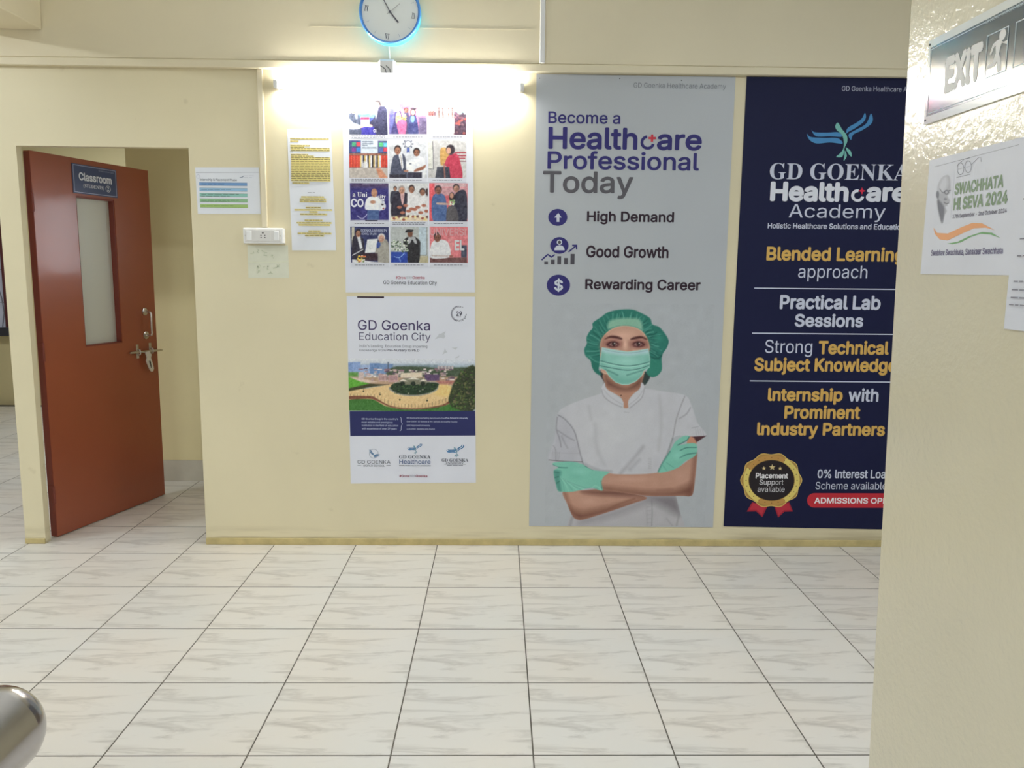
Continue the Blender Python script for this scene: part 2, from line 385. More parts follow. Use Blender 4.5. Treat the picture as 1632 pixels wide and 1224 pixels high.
class Paint:
    """a printed photograph: a fine grid of cells on the plane, each vertex with its print colour"""
    def __init__(s, pl, x0, y0, x1, y1, step, bg):
        s.pl = pl; ym, xm = (y0+y1)/2, (x0+x1)/2
        u0 = pl.uv(x0, ym)[0]; u1 = pl.uv(x1, ym)[0]; v1 = pl.uv(xm, y0)[1]; v0 = pl.uv(xm, y1)[1]
        s.nu = max(3, int((u1-u0)/step)); s.nv = max(3, int((v1-v0)/step))
        s.u, s.v = np.meshgrid(np.linspace(u0, u1, s.nu), np.linspace(v0, v1, s.nv))
        s.X, s.Y = pl.px(s.u, s.v); s.C = np.zeros(s.X.shape+(3,)); s.C[:] = bg; s.z = None; s.clip = None
    def _b(s, a, c, al):
        a = np.clip(a, 0, 1)*al
        if s.clip is not None: a = a*s.clip
        s.C += (np.array(c, float)-s.C)*a[..., None]; return s
    def _p(s, pts):
        if s.z: return [(s.z[0]+x/s.z[2], s.z[1]+y/s.z[2]) for x, y in pts]
        return list(pts)
    def mask(s, pts, soft=0.6, curve=True):
        P = s._p(pts)
        if curve: P = smooth_closed(P)
        P = np.array(P); m = 2*soft+1
        a = np.zeros(s.X.shape)
        sel = (s.X > P[:, 0].min()-m) & (s.X < P[:, 0].max()+m) & (s.Y > P[:, 1].min()-m) & (s.Y < P[:, 1].max()+m)
        if not sel.any(): return a
        x = s.X[sel]; y = s.Y[sel]; ins = np.zeros(x.shape, bool); d = np.full(x.shape, 1e9)
        for i in range(len(P)):
            x1, y1 = P[i-1]; x2, y2 = P[i]
            if y1 != y2:
                c = ((y1 > y) != (y2 > y)) & (x < (x2-x1)*(y-y1)/(y2-y1)+x1); ins ^= c
            L = (x2-x1)**2+(y2-y1)**2
            if L > 0:
                t = np.clip(((x-x1)*(x2-x1)+(y-y1)*(y2-y1))/L, 0, 1); d = np.minimum(d, (x-x1-t*(x2-x1))**2+(y-y1-t*(y2-y1))**2)
        d = np.sqrt(d); a[sel] = np.clip(0.5+np.where(ins, d, -d)/(2*soft), 0, 1); return a
    def poly(s, pts, c, soft=0.6, al=1.0, curve=True): return s._b(s.mask(pts, soft, curve), c, al)
    def rect(s, x0, y0, x1, y1, c, soft=0.5, al=1.0): return s.poly([(x0, y0), (x1, y0), (x1, y1), (x0, y1)], c, soft, al, False)
    def ell(s, x, y, rx, ry, c, soft=0.3, al=1.0):
        if s.z: x, y, rx, ry = s.z[0]+x/s.z[2], s.z[1]+y/s.z[2], rx/s.z[2], ry/s.z[2]
        r = np.sqrt(((s.X-x)/rx)**2+((s.Y-y)/ry)**2); return s._b((1-r)/max(soft, 1e-3)+0.5*(soft < 0.9), c, al)
    def line(s, pts, wd, c, soft=0.5, al=1.0, curve=True):
        P = np.array(s._p(pts))
        if curve and len(P) > 2:
            Q = []; n = len(P)
            for i in range(n-1):
                a, b, cc, d = P[max(i-1, 0)], P[i], P[i+1], P[min(i+2, n-1)]
                for j in range(5):
                    t = j/5; Q.append(0.5*((2*b)+(-a+cc)*t+(2*a-5*b+4*cc-d)*t*t+(-a+3*b-3*cc+d)*t**3))
            P = np.array(Q+[P[-1]])
        m = wd+2*soft+1; a = np.zeros(s.X.shape)
        sel = (s.X > P[:, 0].min()-m) & (s.X < P[:, 0].max()+m) & (s.Y > P[:, 1].min()-m) & (s.Y < P[:, 1].max()+m)
        if not sel.any(): return s
        x = s.X[sel]; y = s.Y[sel]; d = np.full(x.shape, 1e9)
        for i in range(len(P)-1):
            x1, y1 = P[i]; x2, y2 = P[i+1]; L = (x2-x1)**2+(y2-y1)**2+1e-9
            t = np.clip(((x-x1)*(x2-x1)+(y-y1)*(y2-y1))/L, 0, 1); d = np.minimum(d, (x-x1-t*(x2-x1))**2+(y-y1-t*(y2-y1))**2)
        a[sel] = np.clip(0.5+(wd/2-np.sqrt(d))/(2*soft), 0, 1); return s._b(a, c, al)
    def head(s, x, y, rx, ry, skin, hair, *_):
        dk = tuple(v*0.62 for v in skin)
        s.ell(x, y-0.16*ry, rx*1.06, ry*0.98, hair, 0.25); s.ell(x, y+0.14*ry, rx*0.84, ry*0.84, skin, 0.3); s.ell(x+0.34*rx, y+0.2*ry, rx*0.42, ry*0.66, dk, 0.9, 0.5)
        for q in (-0.36, 0.3): s.ell(x+q*rx, y+0.02*ry, rx*0.2, ry*0.09, dk, 0.6, 0.9)
        s.ell(x-0.03*rx, y+0.52*ry, rx*0.28, ry*0.08, (dk[0]*1.1, dk[1]*0.8, dk[2]*0.8), 0.6, 0.8); return s
    def mottle(s, amp, cell):
        """soft uneven print tone"""
        nv, nu = s.X.shape; g_ = rng.normal(0, 1, (nv//cell+3, nu//cell+3)); yy = np.linspace(0, g_.shape[0]-1.001, nv); xx = np.linspace(0, g_.shape[1]-1.001, nu)
        y0 = yy.astype(int); x0 = xx.astype(int); fy = (yy-y0)[:, None]; fx = (xx-x0)[None]; fy = fy*fy*(3-2*fy); fx = fx*fx*(3-2*fx)
        n = g_[y0][:, x0]*(1-fy)*(1-fx)+g_[y0+1][:, x0]*fy*(1-fx)+g_[y0][:, x0+1]*(1-fy)*fx+g_[y0+1][:, x0+1]*fy*fx
        s.C += n[..., None]*amp; return s
    def grain(s, amp, mask=None):
        n = rng.normal(0, amp, s.X.shape)[..., None]; s.C += n if mask is None else n*mask[..., None]; return s
    def build(s, name, parent, h, label=None, rough=0.5):
        nu, nv = s.nu, s.nv
        V = (s.pl.O+s.pl.N*h)+s.u[..., None]*s.pl.U+s.v[..., None]*s.pl.V; V = V.reshape(-1, 3)-np.array(ORG[parent.name])
        i = np.arange(nu*nv).reshape(nv, nu); q = np.stack([i[:-1, :-1], i[:-1, 1:], i[1:, 1:], i[1:, :-1]], -1).reshape(-1, 4)
        me = bpy.data.meshes.new(name); me.vertices.add(nu*nv); me.vertices.foreach_set('co', V.ravel())
        me.loops.add(q.size); me.loops.foreach_set('vertex_index', q.ravel().astype(np.int32))
        me.polygons.add(len(q)); me.polygons.foreach_set('loop_start', np.arange(0, q.size, 4, dtype=np.int32))
        at = me.color_attributes.new('print', 'FLOAT_COLOR', 'POINT')
        c = np.ones((nu*nv, 4)); c[:, :3] = np.clip(lin(np.clip(s.C, 0, 255))/GAIN, 0, 0.88).reshape(-1, 3)
        at.data.foreach_set('color', c.ravel()); me.update(calc_edges=True); me.validate()
        if 'printed_picture' not in MATS:
            m = bpy.data.materials.new('printed_picture'); m.use_nodes = True; nt = m.node_tree
            a = nt.nodes.new('ShaderNodeAttribute'); a.attribute_name = 'print'
            b = nt.nodes['Principled BSDF']; nt.links.new(a.outputs['Color'], b.inputs['Base Color']); b.inputs['Roughness'].default_value = rough; b.inputs['Specular IOR Level'].default_value = 0.3
            MATS['printed_picture'] = m
        me.materials.append(MATS['printed_picture'])
        o = bpy.data.objects.new(name, me); finish(o, parent, None)
        if label: o['label'] = label
        return o

def sheet(name, pl, corners, m, th=0.0006, base=0.0004, curl=0.0, parent=None):
    """a thin sheet given by two measured corners (left, top, right, bottom) in photo pixels; slightly wavy at its corners"""
    x0, y0, x1, y1 = corners; ym, xm = (y0+y1)/2, (x0+x1)/2
    u0 = pl.uv(x0, ym)[0]; u1 = pl.uv(x1, ym)[0]; v1 = pl.uv(xm, y0)[1]; v0 = pl.uv(xm, y1)[1]
    return sheet_uv(name, pl, u0, v0, u1, v1, m, th, base, curl, parent)
def sheet_uv(name, pl, u0, v0, u1, v1, m, th=0.0006, base=0.0004, curl=0.0, parent=None):
    n = 10 if curl > 0 else 1; V = []; Fc = []
    for side in (0, 1):
        for j in range(n+1):
            for i in range(n+1):
                a, b = i/n, j/n; h = base+(th if side else 0)
                if curl > 0:
                    cx = max(0, abs(a-0.5)*2-0.72)/0.28; cz = max(0, abs(b-0.5)*2-0.72)/0.28
                    h += curl*(cx*cz)**1.2*(0.4+0.6*((i+2*j) % 3)/2)
                V.append(pl.at(u0+(u1-u0)*a, v0+(v1-v0)*b, h))
    k = (n+1)**2; idx = lambda s_, i, j: s_*k+j*(n+1)+i
    for j in range(n):
        for i in range(n):
            Fc.append((idx(1, i, j), idx(1, i+1, j), idx(1, i+1, j+1), idx(1, i, j+1))); Fc.append((idx(0, i, j), idx(0, i, j+1), idx(0, i+1, j+1), idx(0, i+1, j)))
    for i in range(n):
        Fc.append((idx(0, i, 0), idx(0, i+1, 0), idx(1, i+1, 0), idx(1, i, 0))); Fc.append((idx(0, i, n), idx(1, i, n), idx(1, i+1, n), idx(0, i+1, n)))
        Fc.append((idx(0, 0, i), idx(1, 0, i), idx(1, 0, i+1), idx(0, 0, i+1))); Fc.append((idx(0, n, i), idx(0, n, i+1), idx(1, n, i+1), idx(1, n, i)))
    return mk(name, V, Fc, m, parent)
# ================================================================== THE SETTING
CEIL = 3.3
def struct(o): o['kind'] = 'structure'; return o
g = G(); g.box(-9.5, -7.0, -0.12, 4.0, 4.75, -0.0007)
floor = struct(g.build('floor', M_GROUT, origin=(0, 0, 0)))
# floor tiles: every tile of the view singly, the rest joined
def tile_geo(x0, y0, x1, y1):
    g = G(); c = 0.0004; z = 0.0; zb = -0.0060
    P = [(x0, y0, zb), (x1, y0, zb), (x1, y1, zb), (x0, y1, zb), (x0, y0, z-c), (x1, y0, z-c), (x1, y1, z-c), (x0, y1, z-c), (x0+c, y0+c, z), (x1-c, y0+c, z), (x1-c, y1-c, z), (x0+c, y1-c, z)]
    Fc = [(8, 9, 10, 11)]+[(i, (i+1) % 4, 4+(i+1) % 4, 4+i) for i in range(4)]+[(4+i, 4+(i+1) % 4, 8+(i+1) % 4, 8+i) for i in range(4)]
    return P, Fc
T, GAP = 0.45, 0.0028
tp, tf = tile_geo(GAP-0.0004, GAP+0.0002, T-GAP+0.0004, T-GAP-0.0002)
tme = bpy.data.meshes.new('tile'); tme.from_pydata(tp, [], tf); tme.materials.append(M_TILE); tme.update()
rest = G(); cand = []
for i in range(-21, 9):
    for j in range(-15, 10):
        x, y = i*T, j*T
        if x > 4-T or y > 4.6: continue
        P = np.array([(x+a*T, y+b*T, 0.0) for a in (0, .5, 1) for b in (0, .5, 1)])-CAM
        zc = P@FWD; vis = False; size = 0
        if (zc > 0.3).any():
            ok = zc > 0.3; X = 816+F*(P@RIGHT)[ok]/zc[ok]; Y = 612-F*(P@UP)[ok]/zc[ok]
            vis = ((X > -40) & (X < 1672) & (Y > 0) & (Y < 1290)).any(); size = 1/zc.min()
            if y > W and not (x+T > -2.75 and x < -1.7) and X.min() > 45: vis = False
            if y > 1.5 and X.min() > 45: vis = False
        cand.append((vis, -size, i, j))
cand.sort(key=lambda c: (not c[0], c[1]))
for k, (vis, s_, i, j) in enumerate(cand):
    if vis and k < 300:
        o = bpy.data.objects.new('tile', tme); o.location = (i*T, j*T, 0); COL.objects.link(o); o.parent = floor
    else: rest.add(np.array(tp)+np.array((i*T, j*T, 0)), tf)
r_ = rest.build('tile_field', M_TILE, floor); r_['kind'] = 'stuff'
# back wall with two openings
TH = 0.048; DX0, DX1 = -2.606, -1.725; PX0 = -2.716; DZ = 2.127
g = G(); zt = 2.56
g.box(DX1, W, 0, 4.0, W+TH, CEIL); g.box(PX0, W, 0, DX0, W+TH, DZ)
g.box(-9.5, W, DZ, DX1, W+TH, CEIL); g.box(-9.5, W, 0, -4.6, W+TH, DZ)
struct(g.build('wall_back', M_WALL, origin=(0, W, 0)))
g = G(); g.box(-9.5, W-0.030, 2.557, 4.0, W-0.0005, CEIL-0.001, b=0.004)
struct(g.build('trim_1', M_BEAM)); bpy.data.objects['trim_1']['label'] = 'cream concrete beam above the posters'
g = G(); g.box(-9.5, W-0.034, 2.518, 4.0, W-0.0005, 2.5565, b=0.003)
struct(g.build('trim_2', M_BEAM)); bpy.data.objects['trim_2']['label'] = 'painted wiring channel under the beam'
g = G(); g.box(-2.82, -6.9, 2.688, -2.414, W-0.031, CEIL-0.001, b=0.004)
struct(g.build('trim_3', M_BEAM)); bpy.data.objects['trim_3']['label'] = 'cross beam at the top left corner'
g = G(); g.box(-1.08, W-0.0312, 2.7205, 0.05, W-0.0302, 2.7228)
struct(g.build('trim_4', M_BEAM)); bpy.data.objects['trim_4']['label'] = 'hairline plaster seam across the beam behind the clock'
# low painted skirting of the back wall
g = G(); g.box(DX1, W-0.009, 0.0, 4.0, W-0.0003, 0.036, b=0.002); g.box(PX0, W-0.007, 0, DX0, W-0.0003, 0.03, b=0.002)
M_SK = mat('grimy_cream_skirting', (176, 160, 112), 0.6, noise=0.16, nscale=14, bump=0.4, bscale=90)
struct(g.build('baseboard_back', M_SK))
# side wall whose end faces the hall
g = G(); ye = lambda z: -2.452+0.0425*z      # the plastered end runs slightly out of plumb
P8 = [(x, y if y < -3 else ye(z), z) for z in (0, CEIL) for y in (-7.0, 0) for x in (XS, XS+0.12)]
g.add(P8, [(0, 2, 3, 1), (4, 5, 7, 6), (0, 1, 5, 4), (2, 6, 7, 3), (0, 4, 6, 2), (1, 3, 7, 5)])
struct(g.build('wall_right', M_SIDE))
g = G(); g.box(XS+0.13, -7.0, 0, 4.0, -6.9, CEIL); g.box(-9.5, -7.1, 0, XS, -7.0, CEIL)
struct(g.build('wall_front', M_PLAIN))
g = G(); g.box(-9.6, -7.0, 0, -9.5, 4.75, CEIL); struct(g.build('wall_left', M_PLAIN))
g = G(); g.box(4.0, -7.0, 0, 4.1, 4.75, CEIL); struct(g.build('wall_far_right', M_PLAIN))
g = G(); g.box(-9.6, -7.1, CEIL, 4.1, 4.8, CEIL+0.1); struct(g.build('ceiling', M_CEIL))
# room behind
g = G(); g.box(-2.65, 1.485, 0, 3.99, 1.6, CEIL-0.01); struct(g.build('wall_classroom', M_BACK))
g = G()
x = -2.65
while x < 0.6:
    x2 = min(x+0.45, 0.6); g.box(x+0.001, 1.473, 0.0, x2-0.001, 1.4845, 0.152, b=0.001); x = x2
struct(g.build('baseboard_classroom', mat('beige_marble_skirting', (172, 166, 152), 0.4, noise=0.07, nscale=7)))
FAR = 4.6
g = G(); g.box(-9.5, FAR, 0, -6.9, FAR+0.12, CEIL); g.box(-6.9, FAR, 0, -5.385, FAR+0.12, 0.76); g.box(-6.9, FAR, 2.15, -5.385, FAR+0.12, CEIL); g.box(-5.385, FAR, 0, 3.99, FAR+0.12, CEIL)
struct(g.build('wall_far', M_BACK))
wn = empty('window_1', (-6.14, FAR, 0.76)); struct(wn); wn['label'] = 'frosted window with dark sill in the room beyond the left opening'
M_FR = mat('dark_red_window_frame', (92, 50, 52), 0.4); M_SILL = mat('dark_stone_sill', (58, 58, 66), 0.3)
g = G()
for (a, b_, c, d) in ((-6.9, 0.85, -6.86, 2.15), (-5.425, 0.85, -5.385, 2.15), (-6.9, 2.10, -5.385, 2.15), (-6.16, 0.85, -6.12, 2.1)): g.box(a, FAR-0.01, b_, c, FAR+0.05, d)
g.build('window_frame', M_FR, wn)
g = G(); g.box(-6.95, FAR-0.06, 0.76, -5.36, FAR+0.1, 0.85, b=0.004); g.build('window_sill', M_SILL, wn)
M_FROST = mat('frosted_daylit_pane', (150, 152, 164), 0.4, noise=0.05, nscale=4)
b_ = M_FROST.node_tree.nodes['Principled BSDF']; b_.inputs['Emission Color'].default_value = (0.8, 0.86, 1, 1); b_.inputs['Emission Strength'].default_value = 0.12
for a, c in ((-6.86, -6.16), (-6.12, -5.425)):
    g = G(); g.box(a, FAR+0.02, 0.85, c, FAR+0.026, 2.10); g.build('pane', M_FROST, wn)
M_WIRE = mat('grey_grille_wire', (112, 112, 122), 0.4)
for k in range(9):
    xx = -6.75+k*0.16; g = G()
    g.tube([(xx+0.03*math.sin(t*1.3), FAR+0.008, 0.85+1.25*t/8) for t in range(9)], 0.005, 6); g.build('grille_bar', M_WIRE, wn)
for k in range(3):
    g = G(); g.tube([(-6.86+1.43*t/8, FAR+0.002, 1.1+0.35*k+0.03*math.cos(t*1.7)) for t in range(9)], 0.004, 6); g.build('grille_bar', M_WIRE, wn)

# ------------------------------------------------------------------ door
M_DOOR = mat('glossy_red_brown_door_paint', (142, 72, 46), 0.36, coat=0.5, noise=0.05, nscale=2.5, bump=0.35, bscale=9)
M_DEDGE = mat('dark_red_door_edge', (112, 48, 36), 0.45)
M_STEEL = mat('brushed_steel', (0.62, 0.58, 0.53), 0.28, metal=1.0, raw=True, noise=0.08, nscale=40)
M_CHROME = mat('polished_stainless_steel', (0.50, 0.48, 0.485), 0.20, metal=1.0, raw=True, noise=0.03, nscale=30, bump=0.12, bscale=14)
door = empty('door_1', tuple(DH)); struct(door); door['label'] = 'open red-brown classroom door with narrow glass panel'
def dfr(P): return DH+P[:, :1]*DU+P[:, 1:2]*DN+P[:, 2:3]*np.array([0, 0, 1.0])    # u, outward, z
LW, DT = 0.900, 0.042; hx0, hx1, hz0, hz1 = 0.296, 0.592, 1.052, 1.912
g = G()
for a, z0, b2, z1 in ((0, 0.006, hx0, 2.118), (hx1, 0.006, LW, 2.118), (hx0, 0.006, hx1, hz0), (hx0, hz1, hx1, 2.118)):
    g.box(a, -DT, z0, b2, 0, z1, fr=dfr)
g.box(0.0, -DT-0.0008, 0.008, 0.0, 0.0, 2.115, fr=dfr) if False else None
leaf = g.build('leaf', M_DOOR, door)
g = G(); g.box(-0.0025, -DT+0.001, 0.012, -0.0002, -0.001, 2.112, fr=dfr); g.build('leaf_edge', M_DEDGE, door, )
g = G()
for a, z0, b2, z1 in ((hx0, hz0, hx0+0.008, hz1), (hx1-0.008, hz0, hx1, hz1), (hx0, hz1-0.010, hx1, hz1), (hx0, hz0, hx1, hz0+0.008)):
    g.box(a, -0.036, z0, b2, -0.004, z1, fr=dfr)
g.build('glazing_bead', M_DEDGE, door)
M_GLASS = bpy.data.materials.new('frosted_door_glass'); M_GLASS.use_nodes = True
b_ = M_GLASS.node_tree.nodes['Principled BSDF']; b_.inputs['Base Color'].default_value = (0.80, 0.83, 0.80, 1); b_.inputs['Roughness'].default_value = 0.38
b_.inputs['Transmission Weight'].default_value = 0.45; b_.inputs['IOR'].default_value = 1.3
g = G(); g.box(hx0+0.004, -0.040, hz0+0.004, hx1-0.004, -0.036, hz1-0.004, fr=dfr); g.build('glass_pane', M_GLASS, door, )
for z in (0.25, 1.05, 1.85):   # hinges
    g = G(); g.box(-0.006, -0.030, z-0.05, 0.0005, 0.0005, z+0.05, b=0.001, fr=dfr)
    g.tube([DH-DU*0.006+DN*0.004+np.array([0, 0, z-0.05]), DH-DU*0.006+DN*0.004+np.array([0, 0, z+0.05])], 0.006, 10); g.build('hinge', M_DEDGE, door)
def dp(u, h, z): return DH+DU*u+DN*h+np.array([0, 0, z])
# pull handle
g = G()
for z in (1.232, 1.082): g.tube([dp(0.800, 0.0, z), dp(0.800, 0.004, z), dp(0.800, 0.006, z)], [0.024, 0.024, 0.019], 24)
arc = [dp(0.800, 0.004, 1.232), dp(0.800, 0.036, 1.232), dp(0.800, 0.044, 1.228), dp(0.800, 0.048, 1.218), dp(0.800, 0.048, 1.096), dp(0.800, 0.044, 1.086), dp(0.800, 0.036, 1.082), dp(0.800, 0.004, 1.082)]
g.tube(arc, 0.0065, 12); autosmooth(g.build('pull_handle', M_STEEL, door), 40)
# tower bolt with its hasp flap
g = G(); g.tube([dp(0.635, 0.016, 0.984), dp(0.925, 0.016, 0.976)], 0.0065, 14); bolt = autosmooth(g.build('tower_bolt', M_STEEL, door), 40)
for u in (0.716, 0.832):
    g = G(); g.box(u-0.011, 0.0, 0.942, u+0.011, 0.003, 1.030, b=0.001, fr=dfr)
    g.tube([dp(u, 0.003, 0.997), dp(u, 0.020, 0.995), dp(u, 0.026, 0.982), dp(u, 0.020, 0.966), dp(u, 0.003, 0.962)], 0.0045, 8)
    for z in (0.950, 1.022): g.tube([dp(u, 0.002, z), dp(u, 0.0045, z)], 0.004, 10)
    g.build('bolt_bracket', M_STEEL, bolt)
M_HASP = mat('bright_zinc_hasp', (0.86, 0.85, 0.88), 0.42, metal=0.85, raw=True)
g = G()
pts = [(0.752, 0.978), (0.790, 0.980), (0.800, 0.960), (0.797, 0.935), (0.806, 0.905), (0.812, 0.868), (0.803, 0.851), (0.786, 0.850), (0.772, 0.868), (0.757, 0.905), (0.752, 0.925), (0.760, 0.940), (0.758, 0.955)]
n = len(pts); V = [dp(u, 0.030+0.01*(0.98-z)/0.13, z) for u, z in pts]+[dp(u, 0.024+0.01*(0.98-z)/0.13, z) for u, z in pts]
tri = [tuple(t) for t in tessellate_polygon([[Vector((u, z, 0)) for u, z in pts]])]
g.add(V, tri+[tuple(i+n for i in t[::-1]) for t in tri]+[(i, (i+1) % n, n+(i+1) % n, n+i) for i in range(n)])
hs = g.build('hasp_flap', M_HASP, bolt); hs['label'] = 'bright zinc flap hanging from the bolt'
g = G(); V = [dp(u, h, z) for u, z in ((0.776, 0.920), (0.783, 0.920), (0.792, 0.872), (0.786, 0.872)) for h in (0.0365, 0.0385)]
g.add(V, [(1, 3, 5, 7), (0, 6, 4, 2), (0, 1, 7, 6), (2, 4, 5, 3), (0, 2, 3, 1), (4, 6, 7, 5)]); g.build('hasp_slot', mat('black_slot', (24, 24, 28), 0.6), bolt)
# classroom sign on the door
M_NAVY = mat('navy_sign_board', (52, 66, 104), 0.28, coat=0.3)
g = G(); g.box(0.277, 0.0005, 1.924, 0.618, 0.0045, 2.088, b=0.0008, fr=dfr); sg = g.build('classroom_sign', M_NAVY); tag(sg, 'navy sign reading Classroom (STUDENTS) 2 on the open door', 'sign')
LT = (205, 208, 222)
pr = Print(shift(DOOR, 0.0045), 0.0002)
def framep(pr, u0, v0, u1, v1, t, c):
    for a in ((u0, v0, u1, v0+t), (u0, v1-t, u1, v1), (u0, v0, u0+t, v1), (u1-t, v0, u1, v1)):
        pr.uvpoly([(a[0], a[1]), (a[2], a[1]), (a[2], a[3]), (a[0], a[3])], c)
framep(pr, 0.284, 1.930, 0.611, 2.082, 0.0028, (170, 176, 205))
ZS = (90, 240, 11.657)
def tuv(pr, t, u0, v0, u1, v1, c, bold=0, fam='sans'):
    V, Fc = glyphs(t, bold, fam); a = V[:, :2].min(0); b2 = V[:, :2].max(0); q = (V[:, :2]-a)/(b2-a)
    pr.raw([(u0+x*(u1-u0), v0+y*(v1-v0), z_) for (x, y), z_ in zip(q, V[:, 2])], Fc, c)
tuv(pr, 'Classroom', 0.322, 1.998, 0.575, 2.044, LT, 0.028)
tuv(pr, '(STUDENTS)', 0.352, 1.958, 0.510, 1.982, LT, -0.01, 'serif')
tuv(pr, '2', 0.536, 1.959, 0.551, 1.981, LT, 0, 'serif')
n = 32
cc = [(0.5435+0.020*math.cos(k*2*math.pi/n), 1.970+0.0185*math.sin(k*2*math.pi/n)) for k in range(n)]; ci = [(0.5435+0.0175*math.cos(k*2*math.pi/n), 1.970+0.016*math.sin(k*2*math.pi/n)) for k in range(n)]
pr.raw(cc+ci, [(k, (k+1) % n, n+(k+1) % n, n+k) for k in range(n)], LT)
tuv(pr, 'GD Goenka Healthcare Academy', 0.475, 2.062, 0.598, 2.0715, (150, 156, 185))
pr.build('lettering', sg)

# ================================================================== THE CORRIDOR WINDOW (room behind), back-wall tube light
def emis(name, col, st):
    m = bpy.data.materials.new(name); m.use_nodes = True; b = m.node_tree.nodes['Principled BSDF']
    b.inputs['Base Color'].default_value = (0.8, 0.8, 0.8, 1); b.inputs['Emission Color'].default_value = (*col, 1); b.inputs['Emission Strength'].default_value = st; return m
M_TUBE = emis('lit_tube', (1.0, 0.985, 0.93), TUBE_L)
def batten(x0, x1, z, yw, label, m_tube):
    xm = (x0+x1)/2; t = empty('tube_light', (xm, yw, z-0.03)); tag(t, label, 'lamp')
    g = G(); g.box(x0, yw-0.016, z-0.014, x1, yw-0.0005, z+0.014, b=0.003); g.build('body', M_WHITE, t)
    for a, b2 in ((x0-0.001, x0+0.022), (x1-0.022, x1+0.001)):
        g = G(); g.box(a, yw-0.064, z-0.020, b2, yw-0.014, z+0.020, b=0.004); g.build('end_holder', M_WHITE, t)
    g = G(); g.tube([(x0+0.022, yw-0.044, z), (x1-0.022, yw-0.044, z)], 0.0145, 20); autosmooth(g.build('tube', m_tube, t), 40)
    return t
batten(-1.262, 0.002, 2.437, W, 'glowing tube light on the wall above the photo poster', M_TUBE)
w2 = empty('window_2', (-0.40, 1.485, 1.42)); struct(w2); w2['label'] = 'daylit frosted window of the classroom corridor, seen only as a sheen on the door'
g = G()
for (a_, b_, c_, d_) in ((-1.05, 1.42, -1.01, 2.07), (0.21, 1.42, 0.25, 2.07), (-1.05, 2.03, 0.25, 2.07), (-1.05, 1.42, 0.25, 1.46), (-0.41, 1.46, -0.37, 2.03)): g.box(a_, 1.46, b_, c_, 1.4845, d_)
g.build('window_frame', M_FR, w2)
M_DAY = emis('daylit_frosted_glass', (0.86, 0.92, 1.0), CORR_L)
for a_, c_ in ((-1.01, -0.41), (-0.37, 0.21)):
    g = G(); g.box(a_, 1.476, 1.46, c_, 1.482, 2.03); g.build('pane', M_DAY, w2)

# adaptor box above the tube
g = G(); g.box(-0.732, W-0.085, 2.478, -0.645, W-0.034, 2.560, b=0.012); hb = g.build('connector_box', M_WHITE); tag(hb, 'small white rounded cable box above the middle of the tube light', 'box')
M_DK = mat('dark_cable', (70, 70, 74), 0.5)
for k, (a, b2, c) in enumerate(((-0.718, -0.694, -0.690), (-0.690, -0.672, -0.668))):
    g = G(); g.tube([(a, W-0.088, 2.525), (b2, W-0.090, 2.508), (c, W-0.089, 2.488)], 0.0022, 6); g.build('lead', M_DK, hb)
# trunking
g = G(); g.box(-1.357, W-0.016, 1.728, -1.329, W-0.0004, 2.517, b=0.002); o = g.build('cable_trunking', M_BEAM); tag(o, 'cream cable trunking running down the wall to the switch box', 'trunking')
g = G(); g.box(0.081, W-0.048, 2.559, 0.106, W-0.0305, CEIL-0.004, b=0.002); o = g.build('cable_trunking', M_TRUNK); tag(o, 'white cable trunking on the beam right of the clock', 'trunking')

# switch box
sb = empty('switch_box', (-1.34, W, 1.64)); tag(sb, 'white switch and socket box on the cream wall right of the door', 'switch')
BX0, BX1, BZ0, BZ1, BD = -1.447, -1.240, 1.642, 1.722, 0.048
g = G(); g.box(BX0, W-BD, BZ0, BX1, W-0.0005, BZ1, b=0.004); g.build('back_box', M_WHITE, sb)
M_PLATE = mat('off_white_plate', (205, 203, 200), 0.35)
g = G(); g.box(BX0+0.010, W-BD-0.004, BZ0+0.008, BX1-0.010, W-BD, BZ1-0.008, b=0.002); g.build('cover_plate', M_PLATE, sb)
for a in (BX0+0.020, BX1-0.046):
    g = G(); g.box(a, W-BD-0.009, BZ0+0.016, a+0.026, W-BD-0.004, BZ1-0.016, b=0.002); g.build('rocker_switch', M_WHITE, sb)
g = G(); g.box(-1.382, W-BD-0.0055, BZ0+0.013, -1.303, W-BD-0.004, BZ1-0.013, b=0.0005); sk = g.build('socket', M_PLATE, sb)
M_HOLE = mat('dark_socket_hole', (40, 36, 34), 0.8)
for dx, dz, r in ((0, 0.014, 0.0042), (-0.010, 0.001, 0.003), (0.010, 0.001, 0.003), (-0.010, -0.010, 0.003), (0.010, -0.010, 0.003)):
    g = G(); g.tube([(-1.3425+dx, W-BD-0.0056, 1.682+dz), (-1.3425+dx, W-BD-0.0062, 1.682+dz)], r, 12); g.build('socket_hole', M_HOLE, sk)
for a in (BX0+0.013, BX1-0.013):
    g = G(); g.tube([(a, W-BD-0.004, 1.682), (a, W-BD-0.0052, 1.682)], 0.003, 10); g.build('screw', M_STEEL, sb)

